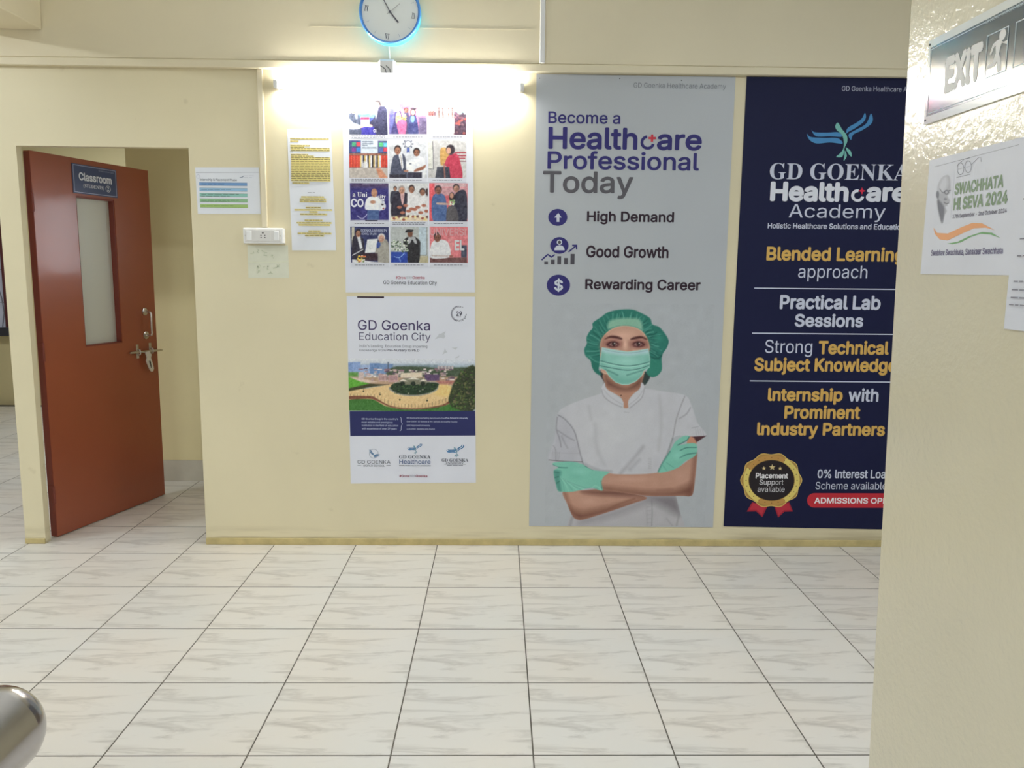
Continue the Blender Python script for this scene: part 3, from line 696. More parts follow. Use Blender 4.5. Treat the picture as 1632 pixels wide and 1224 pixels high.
# ------------------------------------------------------------------ wall clock
CY = W-0.030; CYF = CY-0.050
cp = Plane((0, CYF, 0), (1, 0, 0), (0, 0, 1), (0, -1, 0)); cu_, cv_ = cp.uv(621.5, 19)
CR = 0.152
ck = empty('wall_clock', (cu_, CY, cv_-CR)); tag(ck, 'round white wall clock with a bright blue rim, hung on the beam', 'clock')
def lathe(prof, name, m, parent, n=72, ang=35):
    V = []; Fc = []
    for r, y in prof: V += [(cu_+r*math.cos(k*2*math.pi/n), y, cv_+r*math.sin(k*2*math.pi/n)) for k in range(n)]
    for i in range(len(prof)-1): Fc += [(i*n+k, (i+1)*n+k, (i+1)*n+(k+1) % n, i*n+(k+1) % n) for k in range(n)]
    if prof[-1][0] < 1e-3: pass
    return autosmooth(mk(name, V, Fc, m, parent), ang)
M_CYAN = mat('bright_cyan_plastic', (52, 172, 212), 0.3, coat=0.3); M_BLUE = mat('blue_clock_rim', (60, 120, 190), 0.25, coat=0.4)
lathe([(0.10, CY), (CR-0.002, CY), (CR, CY-0.006), (CR, CYF+0.004)], 'case', M_CYAN, ck)
lathe([(CR, CYF+0.004), (CR+0.001, CYF-0.004), (CR-0.003, CYF-0.009), (CR-0.009, CYF-0.010), (CR-0.013, CYF-0.004), (CR-0.013, CYF+0.004)], 'rim', M_BLUE, ck)
M_DIAL = mat('white_clock_dial', (214, 220, 236), 0.4)
lathe([(CR-0.012, CYF+0.002), (0.00001, CYF+0.002)], 'dial', M_DIAL, ck)
pr = Print(Plane((cu_, CYF+0.002, cv_), (1, 0, 0), (0, 0, 1), (0, -1, 0)), 0.0002)
rot0 = math.radians(-8)
def ctext(t, ang, r, hgt, c, wid):
    V, Fc = glyphs(t, -0.02, 'serif'); V = V[:, :2]; a = V.min(0); b2 = V.max(0); q = ((V-a)/(b2-a)-0.5)*np.array((wid, hgt))
    A = math.radians(90-ang)+rot0; cx, cz = r*math.cos(A), r*math.sin(A); co, si = math.cos(rot0), math.sin(rot0)
    pr.raw([(cx+x*co-y*si, cz+x*si+y*co) for x, y in q], Fc, c)
NC = (70, 74, 92)
cpl = pr.pl
for t, a, wd in (('XII', 0, 0.032), ('III', 90, 0.016), ('VI', 180, 0.022), ('IX', 270, 0.020)): pr = Print(cpl, 0.0002); ctext(t, a, 0.117, 0.027, NC, wd); pr.build('numeral', ck)
for k in range(12):
    if k % 3:
        pr = Print(cpl, 0.0002); A = math.radians(90-30*k)+rot0; c_, s_ = math.cos(A), math.sin(A)
        q = [(0.112*c_-0.0007*s_, 0.112*s_+0.0007*c_), (0.128*c_-0.0007*s_, 0.128*s_+0.0007*c_), (0.128*c_+0.0007*s_, 0.128*s_-0.0007*c_), (0.112*c_+0.0007*s_, 0.112*s_-0.0007*c_)]
        pr.uvpoly(q, (150, 158, 178)); pr.build('hour_mark', ck)
M_HAND = mat('dark_grey_hand', (72, 72, 84), 0.4)
def hand(name, px, py, r0, w0, w1, dy):
    u, v = cp.uv(px, py); d = np.array((u-cu_, v-cv_)); L = np.linalg.norm(d); d /= L; nrm = np.array((-d[1], d[0]))
    P = [(-d*r0+nrm*w0/2), (-d*r0-nrm*w0/2), (d*L-nrm*w1/2), (d*L+nrm*w1/2)]
    V = [(cu_+p[0], CYF-dy, cv_+p[1]) for p in P]+[(cu_+p[0], CYF-dy+0.001, cv_+p[1]) for p in P]
    mk(name, V, [(0, 1, 2, 3), (7, 6, 5, 4), (0, 4, 5, 1), (1, 5, 6, 2), (2, 6, 7, 3), (3, 7, 4, 0)], M_HAND, ck)
hand('minute_hand', 602.5, -18, 0.006, 0.0045, 0.0032, 0.003); hand('hour_hand', 635, 36, 0.006, 0.0050, 0.0075, 0.0015); hand('second_hand', 637.5, 6, 0.018, 0.0012, 0.0010, 0.0045)
g = G(); g.tube([(cu_, CYF-0.0005, cv_), (cu_, CYF-0.006, cv_)], 0.0055, 20); autosmooth(g.build('hub', M_HAND, ck), 40)
g = G(); g.tube([(cu_-0.012, CY-0.012, cv_-CR-0.002), (cu_-0.011, CY-0.003, cv_-CR-0.03), (cu_-0.010, CY-0.0025, 2.566)], 0.002, 6); o = g.build('cord', M_TRUNK, ck)

# ------------------------------------------------------------------ handrail in the corner
hr = empty('handrail', (-0.49, -5.2, 0)); tag(hr, 'polished stainless steel handrail end in the lower left corner', 'handrail')
RR = 0.036; RC = (-0.514, -3.535, 1.158); g = G()
pts = [(RC[0], RC[1]-2.6, RC[2]), (RC[0], RC[1]-0.5, RC[2]), (RC[0], RC[1]-0.02, RC[2])]; g.tube(pts, RR, 64); autosmooth(g.build('rail', M_CHROME, hr), 50)
g = G(); q = [(RC[0], RC[1]-0.02+0.02*(k/12) if k < 12 else 0, RC[2]) for k in range(1)]
ring = [((RC[0], RC[1]-0.02, RC[2]), RR)]+[((RC[0], RC[1]-0.02+0.036*math.sin(math.radians(a)), RC[2]), max(RR*math.cos(math.radians(a)), 0.0003)) for a in range(6, 91, 6)]
g.tube([r[0] for r in ring], [r[1] for r in ring], 64); autosmooth(g.build('end_cap', M_CHROME, hr), 50)
for yy in (-4.9, -5.9):
    g = G(); g.tube([(RC[0], yy, 0.004), (RC[0], yy, RC[2]-0.03)], 0.022, 24); g.tube([(RC[0], yy, 0.0), (RC[0], yy, 0.008)], 0.05, 24); autosmooth(g.build('post', M_CHROME, hr), 40)
# ================================================================== POSTERS ON THE BACK WALL
BP = shift(BACK, 0.0045)
NAVY = (46, 42, 104)
# ---------- grey banner with the nurse
M_BAN = mat('light_grey_banner_print', (166, 170, 175), 0.42, noise=0.015, nscale=2)
b1 = sheet('banner', BACK, (849.5, 119.5, 1154.5, 839.5), M_BAN, th=0.004, base=0.0003)
def quad_sheet(name, pl, TL, TR, BR, BL, m, th, base=0.0003):
    q = [pl.uv(*p) for p in (TL, TR, BR, BL)]
    V = [pl.at(u, v, base) for u, v in q]+[pl.at(u, v, base+th) for u, v in q]
    return mk(name, V, [(7, 6, 5, 4), (0, 1, 2, 3), (0, 4, 5, 1), (1, 5, 6, 2), (2, 6, 7, 3), (3, 7, 4, 0)], m)
bpy.data.objects.remove(b1)
b1 = quad_sheet('banner', BACK, (855, 118), (1172, 123), (1136, 840), (843, 838), M_BAN, 0.004)
tag(b1, 'tall light grey banner with a masked nurse and healthcare career text', 'banner')
ZA = (840, 100, 4.3714); ZB = (840, 320, 4.663)
pr = Print(BP, 0.0006)
pr.text('GD Goenka Healthcare Academy', 742, 142, 1385, 188, (112, 114, 122), -0.008, z=ZA)
pr.text('Become a', 148, 342, 650, 425, NAVY, 0.012, z=ZA)
pr.text('Health', 148, 450, 770, 606, NAVY, 0.02, z=ZA)
pr.disc(840, 556, 50, 50, NAVY, z=ZA, r0=0.60, a0=95, a1=345)
pr.rect(845, 517, 897, 533, (186, 52, 66), z=ZA); pr.rect(863, 500, 879, 551, (186, 52, 66), z=ZA)
pr.text('are', 905, 498, 1218, 612, NAVY, 0.02, z=ZA)
pr.text('Professional', 142, 618, 1200, 748, NAVY, 0.015, z=ZA)
pr.build('heading', b1)
pr = Print(BP, 0.0006); pr.text('Today', 110, 757, 740, 948, (84, 82, 88), 0.015, z=ZA); pr.build('heading', b1, 'dark grey word Today')
pr = Print(BP, 0.0006); BK = (44, 28, 40)
pr.text('High Demand', 445, 78, 1092, 178, BK, 0.022, z=ZB)
pr.text('Good Growth', 440, 335, 1052, 425, BK, 0.022, z=ZB)
pr.text('Rewarding Career', 432, 582, 1290, 683, BK, 0.022, z=ZB)
pr.build('lettering', b1)
WH = (190, 194, 204); DG = (72, 70, 78)
pr = Print(BP, 0.0006); pr.disc(228, 123, 71, 63, NAVY, z=ZB)
pr.poly([(232, 90), (257, 125), (240, 125), (240, 157), (220, 157), (220, 125), (202, 125)], WH, z=ZB); pr.build('arrow_icon', b1)
pr = Print(BP, 0.0006); pr.disc(240, 332, 68, 62, NAVY, z=ZB); pr.disc(241, 308, 20, 19, WH, z=ZB); pr.disc(241, 308, 12, 12, DG, z=ZB)
pr.poly([(203, 368), (205, 350), (222, 334), (241, 330), (262, 334), (276, 350), (279, 368)], WH, z=ZB)
for a, b2, c in ((128, 155, 452), (177, 205, 438), (225, 253, 412), (275, 303, 425), (323, 353, 395)): pr.rect(a, c, b2, 472, DG, z=ZB)
pr.line([(108, 440), (155, 398)], 2.3, NAVY, z=ZB); pr.line([(153, 398), (182, 420)], 2.3, NAVY, z=ZB); pr.line([(178, 420), (206, 400)], 2.3, NAVY, z=ZB)
pr.line([(308, 380), (362, 336)], 2.2, NAVY, z=ZB); pr.poly([(335, 326), (373, 326), (373, 362), (364, 362), (362, 337), (335, 337)], NAVY, z=ZB); pr.build('growth_icon', b1)
pr = Print(BP, 0.0006); pr.disc(233, 627, 87, 78, NAVY, z=ZB); pr.text('$', 201, 577, 267, 677, WH, 0.02, z=ZB); pr.build('dollar_icon', b1)
for (x, y) in ((860, 125), (987.5, 125.5), (1086, 128.5)):
    u, v = BACK.uv(x, y); g = G(); g.tube([(u, W-0.004, v), (u, W-0.0065, v)], 0.0028, 10); g.build('nail', M_DK, b1)

# the nurse, a printed photograph
P = Paint(BP, 871, 484, 1131, 838.6, 0.0031, (166, 170, 175))
BG = (166, 170, 175)
P.z = (850, 620, 5.323)
P.ell(760, 60, 560, 420, (172, 173, 174), 0.9, 0.4)
TU = (184, 184, 190)
P.poly([(560, 42), (400, 95), (290, 140), (215, 195), (197, 320), (178, 440), (130, 602), (250, 612), (415, 616), (440, 660), (640, 712), (760, 730), (1060, 712), (1180, 420), (1330, 406), (1468, 396), (1395, 290), (1345, 150), (1290, 55), (1100, 20), (930, 0), (880, 60), (780, 160), (650, 80), (600, 20)], TU, 0.8)
P.poly([(310, 1085), (282, 1170), (1290, 1175), (1242, 1040), (1205, 890), (900, 880), (420, 1000)], (170, 168, 172), 0.8, curve=False)
P.ell(700, 330, 420, 300, (192, 193, 197), 0.9, 0.6)
P.poly([(205, 215), (300, 290), (360, 380), (400, 560), (410, 612), (135, 602), (185, 420)], (172, 172, 180), 4)
FD_ = (112, 110, 120)
P.line([(212, 222), (262, 252), (318, 312), (352, 370), (372, 440), (395, 540), (425, 645)], 1.0, FD_, 1.2, 0.95)
P.line([(204, 240), (196, 340), (222, 420), (235, 490)], 1.2, FD_, 1.4, 0.7); P.line([(205, 350), (280, 400), (345, 435)], 1, FD_, 1.6, 0.6)
P.line([(170, 480), (190, 520), (190, 600)], .8, FD_, 1.2, 0.6); P.line([(240, 400), (262, 450), (290, 500)], 1, FD_, 2, 0.5)
for k in range(5): P.line([(165+14*k, 535), (160+14*k, 600)], 0.6, (140, 140, 148), 0.7, 0.7)
P.line([(185, 540), (300, 545), (400, 545)], 0.6, (150, 150, 158), 0.8, 0.7); P.line([(132, 602), (250, 613), (415, 618)], 1.0, (70, 62, 66), 0.7, 0.9)
P.line([(1285, 62), (1245, 160), (1212, 260), (1195, 350), (1180, 430)], 0.9, (128, 126, 132), 1.2, 0.9); P.line([(1332, 158), (1300, 210), (1240, 250)], 1, FD_, 1.6, 0.6)
P.line([(1345, 330), (1400, 320)], 0.7, (130, 130, 138), .8, .7)
for k in range(4): P.line([(1375+20*k, 330+5*k), (1385+20*k, 392)], 0.5, (140, 140, 146), 0.6, 0.6)
P.line([(1180, 420), (1140, 540), (1080, 660), (1060, 710)], 1.4, (120, 118, 124), 1.8, 0.7)
P.line([(930, 490), (860, 580), (780, 670), (740, 715)], 2.5, (146, 145, 152), 4, 0.8); P.line([(900, 600), (820, 680)], 2, (140, 140, 148), 4, 0.6)
P.line([(520, 300), (540, 500), (600, 640)], 2, (160, 160, 166), 5, 0.6); P.line([(1070, 60), (1085, 300), (1060, 520)], 2, (164, 164, 168), 4, 0.7)
P.line([(470, 150), (490, 260)], 1.5, (160, 160, 166), 4, 0.6); P.line([(440, 640), (560, 690), (660, 700)], 2.0, (135, 134, 142), 3, 0.7)
for k in range(7): P.line([(975, 590+14*k), (1000, 586+14*k)], 0.6, (140, 140, 146), 0.8, 0.6)
P.line([(770, 195), (810, 200)], 0.7, (150, 150, 154), 1, 0.6)
P.clip = P.mask([(310, 1085), (282, 1170), (1290, 1175), (1242, 1040), (1205, 890), (900, 880), (420, 1000)], 0.8, False)
P.poly([(940, 905), (1205, 905), (1240, 1060), (1120, 1010), (980, 940)], (120, 115, 120), 8, 0.9); P.poly([(420, 1105), (700, 1030), (960, 930), (1010, 960), (700, 1075), (420, 1150)], (140, 136, 142), 7, 0.8)
P.line([(1005, 935), (1008, 1050), (1004, 1165)], 0.8, (120, 118, 122), 0.9, 0.8); P.line([(1240, 1045), (1215, 1160)], 1.4, (130, 128, 132), 2, 0.7); P.line([(960, 990), (965, 1150)], .8, (150, 148, 152), 2, 0.6)
for k in range(5): P.line([(965, 1000+34*k), (995, 996+34*k)], 0.6, (140, 138, 142), 0.8, 0.6)
P.line([(1130, 1100), (1180, 1160)], 1, (138, 136, 140), 2, 0.6)
P.line([(330, 1090), (310, 1165)], 2, (125, 122, 128), 3, 0.7)
P.clip = None
P.poly([(1328, 404), (1469, 396), (1376, 458)], (72, 42, 48), 0.7, curve=False)
SK, SD, SL = (176, 136, 118), (104, 66, 54), (190, 150, 134)
# lower forearm and elbow
P.poly([(252, 868), (420, 860), (600, 850), (900, 900), (960, 930), (860, 965), (700, 1022), (550, 1070), (425, 1107), (370, 1106), (332, 1075), (290, 980)], SK, 0.8)
P.clip = P.mask([(252, 868), (420, 860), (600, 850), (900, 900), (960, 930), (860, 965), (700, 1022), (550, 1070), (425, 1107), (370, 1106), (332, 1075), (290, 980)], 0.8)
P.poly([(290, 1000), (420, 1040), (640, 1000), (960, 925), (860, 965), (700, 1025), (430, 1110), (365, 1108), (325, 1070)], SD, 7, 0.85)
P.line([(640, 1015), (740, 970), (860, 930)], 1.3, (120, 80, 66), 2, 0.8); P.poly([(420, 866), (700, 862), (930, 905), (700, 905), (500, 890)], (94, 58, 50), 5, 0.85)
P.ell(480, 950, 130, 50, SL, 0.9, 0.6); P.poly([(252, 868), (275, 870), (345, 1080), (325, 1075)], (120, 80, 66), 4, 0.6)
P.clip = None
# upper forearm to the right elbow
P.poly([(600, 712), (700, 722), (850, 724), (1000, 716), (1150, 690), (1250, 650), (1330, 590), (1388, 530), (1384, 640), (1372, 760), (1356, 875), (1330, 908), (1250, 906), (1000, 908), (850, 892), (700, 868), (590, 852), (575, 780)], SK, 0.8)
P.clip = P.mask([(600, 712), (700, 722), (850, 724), (1000, 716), (1150, 690), (1250, 650), (1330, 590), (1388, 530), (1384, 640), (1372, 760), (1356, 875), (1330, 908), (1250, 906), (1000, 908), (850, 892), (700, 868), (590, 852), (575, 780)], 0.8)
P.poly([(590, 830), (800, 855), (1000, 872), (1200, 860), (1350, 800), (1356, 880), (1320, 909), (1000, 909), (850, 893), (590, 853)], SD, 7, 0.8)
P.poly([(1386, 560), (1365, 560), (1335, 800), (1300, 900), (1350, 895), (1376, 720)], (112, 72, 60), 5, 0.7)
P.ell(820, 765, 230, 34, SL, 0.9, 0.7); P.ell(1250, 740, 90, 80, SL, 0.9, 0.5); P.line([(1050, 860), (1180, 850)], 1, (130, 90, 76), 3, .5)
P.clip = None
P.poly([(1308, 430), (1330, 404), (1366, 418), (1382, 470), (1310, 470)], (186, 132, 108), 1.0)
# gloves
GL, GD_, GH = (118, 182, 164), (52, 104, 96), (150, 204, 188)
P.poly([(165, 642), (185, 622), (330, 616), (420, 640), (505, 686), (640, 704), (598, 742), (578, 790), (585, 862), (500, 838), (430, 850), (330, 872), (250, 872), (208, 862), (190, 800), (176, 745), (174, 690), (212, 665)], GL, 0.8)
GLP = [(165, 642), (185, 622), (330, 616), (420, 640), (505, 686), (640, 704), (598, 742), (578, 790), (585, 862), (500, 838), (430, 850), (330, 872), (250, 872), (208, 862), (190, 800), (176, 745), (174, 690), (212, 665)]
P.clip = P.mask(GLP, 0.8)
P.poly([(175, 690), (235, 700), (225, 760), (240, 870), (206, 862), (188, 800), (176, 745)], (70, 128, 118), 2.5, 0.8)
P.line([(168, 643), (215, 664), (290, 668)], 1.1, GD_, 0.8); P.line([(178, 702), (215, 708)], 1.0, GD_, 0.8); P.line([(182, 752), (215, 742)], 1.0, GD_, 0.8); P.line([(192, 802), (222, 782)], 1.0, GD_, 0.8)
P.line([(440, 652), (505, 684)], 1.2, (40, 72, 70), 0.8)
for k in range(9): P.line([(220+8*k, 740+5*k), (250+22*k, 800+4*k), (262+36*k, 868-3*k)], 0.6, GH if k % 2 else (88, 150, 136), 0.8, 0.8)
P.line([(575, 780), (582, 858)], 1.2, (70, 120, 110), 1.0); P.line([(500, 835), (530, 820), (590, 862)], 0.9, GH, .8, .8); P.ell(400, 700, 90, 40, (132, 194, 178), 0.9, 0.8); P.clip = None
P.poly([(1325, 400), (1270, 400), (1205, 448), (1165, 515), (1110, 600), (1058, 704), (1150, 696), (1232, 664), (1290, 612), (1350, 582), (1386, 545), (1386, 475), (1340, 458), (1225, 478), (1300, 436)], GL, 0.8)
P.line([(1225, 476), (1300, 436), (1322, 405)], 1.2, GD_, 0.9); P.line([(1245, 522), (1300, 498), (1382, 496)], 1.1, GD_, 0.9); P.line([(1240, 585), (1300, 556), (1380, 542)], 1.2, GD_, 0.9)
P.line([(1130, 625), (1190, 665)], .7, (84, 148, 132), .8, .8); P.line([(1100, 650), (1130, 690)], .7, (84, 148, 132), .8, .8); P.line([(1160, 530), (1100, 620), (1060, 700)], 1.2, (60, 110, 102), 1.5, 0.8)
P.ell(1220, 560, 60, 60, (136, 198, 182), 0.9, 0.7)
# head
P.z = (900, 480, 6.8)
P.poly([(395, 740), (440, 760), (450, 890), (395, 825), (385, 790)], (44, 46, 48), 0.8); P.poly([(825, 790), (870, 760), (925, 805), (905, 865), (850, 925), (825, 880)], (46, 62, 60), 0.8)
P.poly([(440, 770), (440, 900), (470, 962), (560, 1012), (620, 1060), (636, 1150), (692, 1150), (690, 1080), (740, 1010), (810, 950), (838, 880), (825, 760)], (172, 128, 108), 0.8)
P.poly([(440, 770), (480, 850), (620, 930), (700, 930), (820, 830), (836, 880), (800, 930), (700, 965), (600, 965), (500, 940), (445, 900)], (104, 70, 60), 5, 0.9)
P.ell(611, 1022, 7, 6, (60, 36, 34), 0.6)
CG, CD, CL = (42, 112, 100), (14, 66, 62), (116, 180, 164)
P.poly([(590, 92), (730, 90), (830, 128), (925, 185), (950, 250), (1020, 278), (1082, 345), (1125, 425), (1108, 500), (1062, 570), (1050, 640), (1052, 740), (1005, 805), (940, 822), (885, 780), (860, 700), (400, 700), (395, 800), (330, 772), (295, 710), (280, 645), (225, 592), (212, 520), (240, 460), (235, 400), (265, 335), (303, 290), (305, 235), (390, 175), (470, 120)], CG, 0.8)
msk = P.mask([(590, 92), (730, 90), (830, 128), (925, 185), (950, 250), (1020, 278), (1082, 345), (1125, 425), (1108, 500), (1062, 570), (1050, 640), (1052, 740), (1005, 805), (940, 822), (885, 780), (860, 700), (400, 700), (395, 800), (330, 772), (295, 710), (280, 645), (225, 592), (212, 520), (240, 460), (235, 400), (265, 335), (303, 290), (305, 235), (390, 175), (470, 120)])
P.clip = msk
r2 = random.Random(3)
for k in range(64):     # gathered folds run outwards from the elastic
    a = math.radians(-205+230*k/63+r2.uniform(-2, 2)); cx, cy2 = 652, 480
    r0 = r2.uniform(1.0, 1.12); r1 = r2.uniform(1.25, 1.62)
    x0, y0 = cx+268*r0*math.cos(a), cy2+215*r0*math.sin(a); x1, y1 = cx+268*r1*math.cos(a+0.09), cy2+235*r1*math.sin(a+0.09)
    xm, ym = (x0+x1)/2+r2.uniform(-14, 14), (y0+y1)/2+r2.uniform(-14, 14)
    P.line([(x0, y0), (xm, ym), (x1, y1)], r2.uniform(0.5, 1.3), CL if k % 2 else CD, r2.uniform(0.8, 1.8), r2.uniform(0.35, 0.8))
P.poly([(860, 620), (1040, 640), (1050, 740), (1000, 805), (940, 820), (885, 780)], (52, 128, 110), 4, 0.7); P.line([(915, 600), (1000, 622), (1055, 590)], 1.4, CD, 1.5, 0.8)
P.poly([(285, 640), (380, 660), (395, 800), (330, 770), (295, 710)], (36, 104, 92), 4, 0.7); P.line([(265, 600), (330, 650), (380, 665)], 1.3, CL, 1.2, 0.6)
P.line([(1125, 430), (1105, 510), (1060, 580)], 2.2, (22, 84, 76), 2.5, 0.6); P.ell(1020, 400, 60, 70, (60, 142, 122), 0.9, 0.6)
P.line([(600, 130), (590, 180)], .7, CL, .8, .8); P.line([(620, 110), (645, 185)], .7, CL, .8, .8); P.line([(725, 120), (710, 185)], .7, CL, .8, .8); P.line([(785, 140), (775, 195)], .7, CL, .8, .8)
P.poly([(470, 300), (478, 225), (560, 190), (700, 183), (810, 198), (842, 270), (835, 315), (760, 285), (660, 268), (560, 280)], (134, 178, 156), 2.5, 0.95)
P.clip = None
P.poly([(382, 505), (392, 430), (430, 365), (490, 312), (570, 277), (660, 266), (760, 283), (842, 328), (893, 400), (920, 485), (915, 540), (870, 740), (820, 800), (440, 790), (395, 700)], (206, 176, 152), 0.8)
P.poly([(388, 505), (398, 432), (434, 372), (492, 320), (572, 285), (660, 274), (758, 290), (838, 336), (887, 405), (912, 485), (908, 540), (860, 740), (820, 790), (440, 780), (400, 700)], (188, 146, 128), 0.8)
P.ell(650, 370, 170, 80, (206, 166, 148), 0.9, 0.9); P.poly([(388, 505), (398, 432), (434, 372), (440, 420), (430, 520)], (142, 98, 84), 5, 0.6); P.poly([(912, 520), (905, 450), (880, 400), (868, 450), (880, 530)], (140, 96, 82), 5, 0.6)
P.ell(655, 470, 32, 75, (214, 176, 158), 0.9, 0.9); P.line([(610, 440), (604, 520)], 2.5, (158, 112, 98), 4, 0.6); P.line([(705, 440), (712, 520)], 2.5, (158, 112, 98), 4, 0.6)
for s_, cx in ((1, 528), (-1, 795)):
    P.ell(cx-4*s_, 462, 84, 48, (132, 84, 78), 0.85, 0.85); P.ell(cx-6*s_, 468, 66, 31, (92, 48, 50), 0.6, 0.9)
    P.ell(cx, 468, 40, 19, (168, 140, 134), 0.5, 0.7); P.ell(cx+2, 466, 22, 21, (44, 22, 26), 0.4, 1.0)
    P.line([(cx-66*s_, 470), (cx-30*s_, 446), (cx+10*s_, 440), (cx+50*s_, 462)], 1.3, (50, 24, 28), 0.9, 0.9); P.line([(cx-60*s_, 482), (cx-10*s_, 494), (cx+44*s_, 484)], 0.9, (84, 44, 44), 1.2, 0.7)
    P.ell(cx+12, 458, 7, 5, (232, 214, 208), 0.6); P.ell(cx-12, 476, 5, 4, (190, 160, 152), 0.6, .8)
P.poly([(434, 412), (490, 376), (560, 377), (618, 400), (614, 416), (552, 405), (492, 399)], (78, 42, 42), 1.3); P.poly([(718, 405), (760, 387), (830, 378), (888, 408), (880, 416), (830, 402), (724, 418)], (74, 40, 40), 1.3)
MK = (134, 188, 176)
P.line([(382, 505), (395, 560)], 0.9, (70, 80, 84), .8); P.line([(900, 520), (886, 575)], 0.9, (50, 80, 84), .8)
MP = [(402, 500), (520, 522), (680, 546), (800, 532), (905, 513), (916, 560), (926, 625), (918, 722), (862, 750), (832, 815), (770, 872), (690, 906), (620, 906), (550, 880), (485, 820), (440, 750), (374, 722), (384, 630), (396, 560)]
P.poly(MP, (196, 214, 208), 0.7, curve=False)
MP2 = [(652+(x-652)*0.985, 690+(y-690)*0.975) for x, y in MP]
P.poly(MP2, MK, 0.8, curve=False); P.clip = P.mask(MP2, 0.8, False)
P.poly([(400, 500), (520, 522), (680, 546), (800, 532), (906, 513), (908, 560), (800, 578), (680, 590), (520, 570), (398, 545)], (172, 200, 204), 3, 0.95)
P.line([(410, 520), (540, 548), (680, 562), (800, 552), (900, 532)], 0.7, (110, 150, 152), 0.8, 0.7); P.ell(670, 650, 160, 60, (158, 208, 196), 0.9, 0.7)
P.poly([(440, 750), (560, 800), (680, 830), (800, 800), (862, 750), (830, 830), (690, 906), (560, 890)], (106, 166, 152), 5, 0.75)
P.poly([(374, 722), (396, 560), (430, 600), (440, 740)], (108, 166, 154), 4, 0.6); P.poly([(926, 625), (918, 722), (862, 745), (880, 600)], (108, 166, 154), 4, 0.6)
P.line([(384, 645), (520, 680), (680, 702), (820, 684), (926, 655)], 1.0, (52, 98, 92), 0.7); P.line([(378, 698), (520, 726), (680, 748), (820, 728), (922, 692)], 1.0, (52, 98, 92), 0.7)
P.line([(384, 658), (520, 693), (680, 714), (820, 697), (926, 668)], 0.8, (178, 220, 208), 0.8, 0.8)
P.line([(440, 742), (510, 770), (575, 802)], 1.4, (64, 116, 106), 1.4, 0.8); P.line([(858, 745), (760, 775), (675, 802)], 1.4, (64, 116, 106), 1.4, 0.8)
P.clip = None
CO = (188, 188, 194)
P.poly([(436, 885), (405, 925), (400, 970), (425, 1030), (500, 1092), (628, 1144), (637, 1142), (632, 1085), (565, 1022), (470, 965), (438, 925)], CO, 0.9); P.poly([(832, 882), (866, 930), (835, 1040), (765, 1105), (697, 1152), (690, 1085), (742, 1012), (812, 952)], CO, 0.9)
P.line([(402, 960), (425, 1032), (505, 1098), (620, 1150)], 0.8, (140, 138, 146), 1.1, 0.9); P.line([(866, 935), (835, 1045), (765, 1110), (705, 1158)], 0.8, (140, 138, 146), 1.1, 0.9)
P.line([(418, 950), (500, 1040), (625, 1120)], 0.7, (160, 160, 166), 1.0, 0.8); P.line([(850, 960), (790, 1050), (700, 1120)], 0.7, (160, 160, 166), 1.0, 0.8)
P.mottle(1.6, 12); P.grain(1.4)
P.build('nurse_picture', b1, 0.0004, 'printed picture of a nurse with green cap, mask and gloves, arms folded')

# ---------- navy banner
M_NB = mat('navy_banner_print', (16, 20, 54), 0.6, spec=0.25, noise=0.03, nscale=2)
b2_ = quad_sheet('banner', BACK, (1190, 122.5), (1508, 126), (1447, 844), (1153, 838.5), M_NB, 0.004)
tag(b2_, 'tall navy blue banner with bird emblem, gold course text and rosette', 'banner')
ZC = (1140, 100, 4.373); ZD = (1140, 370, 3.497); ZE = (1140, 690, 4.945)
LW_, GO = (186, 190, 206), (196, 158, 84)
def bird(pr, z, c1, c2):
    for q in ([(670, 465), (692, 484), (780, 487), (858, 485), (882, 516), (800, 512), (702, 512)], [(638, 494), (665, 518), (760, 524), (852, 526), (886, 563), (800, 556), (704, 562), (655, 536)],
              [(914, 492), (922, 455), (980, 420), (1020, 390), (1042, 350), (1049, 380), (1030, 415), (975, 455), (930, 480)], [(945, 538), (929, 500), (975, 470), (1050, 425), (1083, 355), (1098, 395), (1080, 432), (1020, 472), (962, 500)]): pr.poly(q, c1, z=z, curve=True)
    pr.poly([(836, 440), (854, 418), (882, 462), (915, 505), (919, 550), (902, 590), (893, 638), (878, 658), (842, 656), (868, 632), (892, 598), (895, 545), (880, 500), (845, 468)], c2, z=z, curve=True)
    pr.poly([(912, 590), (944, 618), (949, 654), (930, 638), (912, 606)], c2, z=z, curve=True); pr.poly([(903, 612), (916, 650), (895, 684), (900, 645)], c2, z=z, curve=True)
pr = Print(BP, 0.0006); bird(pr, ZC, (66, 128, 178), (112, 174, 166)); pr.build('bird_emblem', b2_)
pr = Print(BP, 0.0006)
pr.text('GD Goenka Healthcare Academy', 882, 166, 1482, 210, (168, 172, 190), -0.005, z=ZC)
pr.text('GD GOENKA', 380, 703, 1350, 818, LW_, -0.012, 'serif', z=ZC)
pr.text('Health', 383, 830, 930, 970, (206, 208, 218), 0.035, z=ZC)
pr.disc(992, 926, 46, 44, (206, 208, 218), z=ZC, r0=0.55, a0=80, a1=350)
pr.text('are', 1050, 866, 1343, 972, (206, 208, 218), 0.035, z=ZC)
pr.text('Academy', 512, 988, 1185, 1108, LW_, -0.012, z=ZC)
pr.text('Holistic Healthcare Solutions and Education', 365, 1120, 1318, 1160, LW_, 0.018, z=ZC)
pr.build('heading', b2_)
pr = Print(BP, 0.0012); q = [(1022, 868), (1030, 886), (1048, 893), (1030, 900), (1022, 920), (1014, 900), (996, 893), (1014, 886)]; pr.poly(q, (196, 40, 66), z=ZC); pr.build('red_star', b2_)
pr = Print(BP, 0.0006)
pr.text('Blended Learning', 285, 82, 1053, 182, GO, 0.028, z=ZD); pr.text('approach', 462, 185, 847, 275, LW_, -0.008, z=ZD)
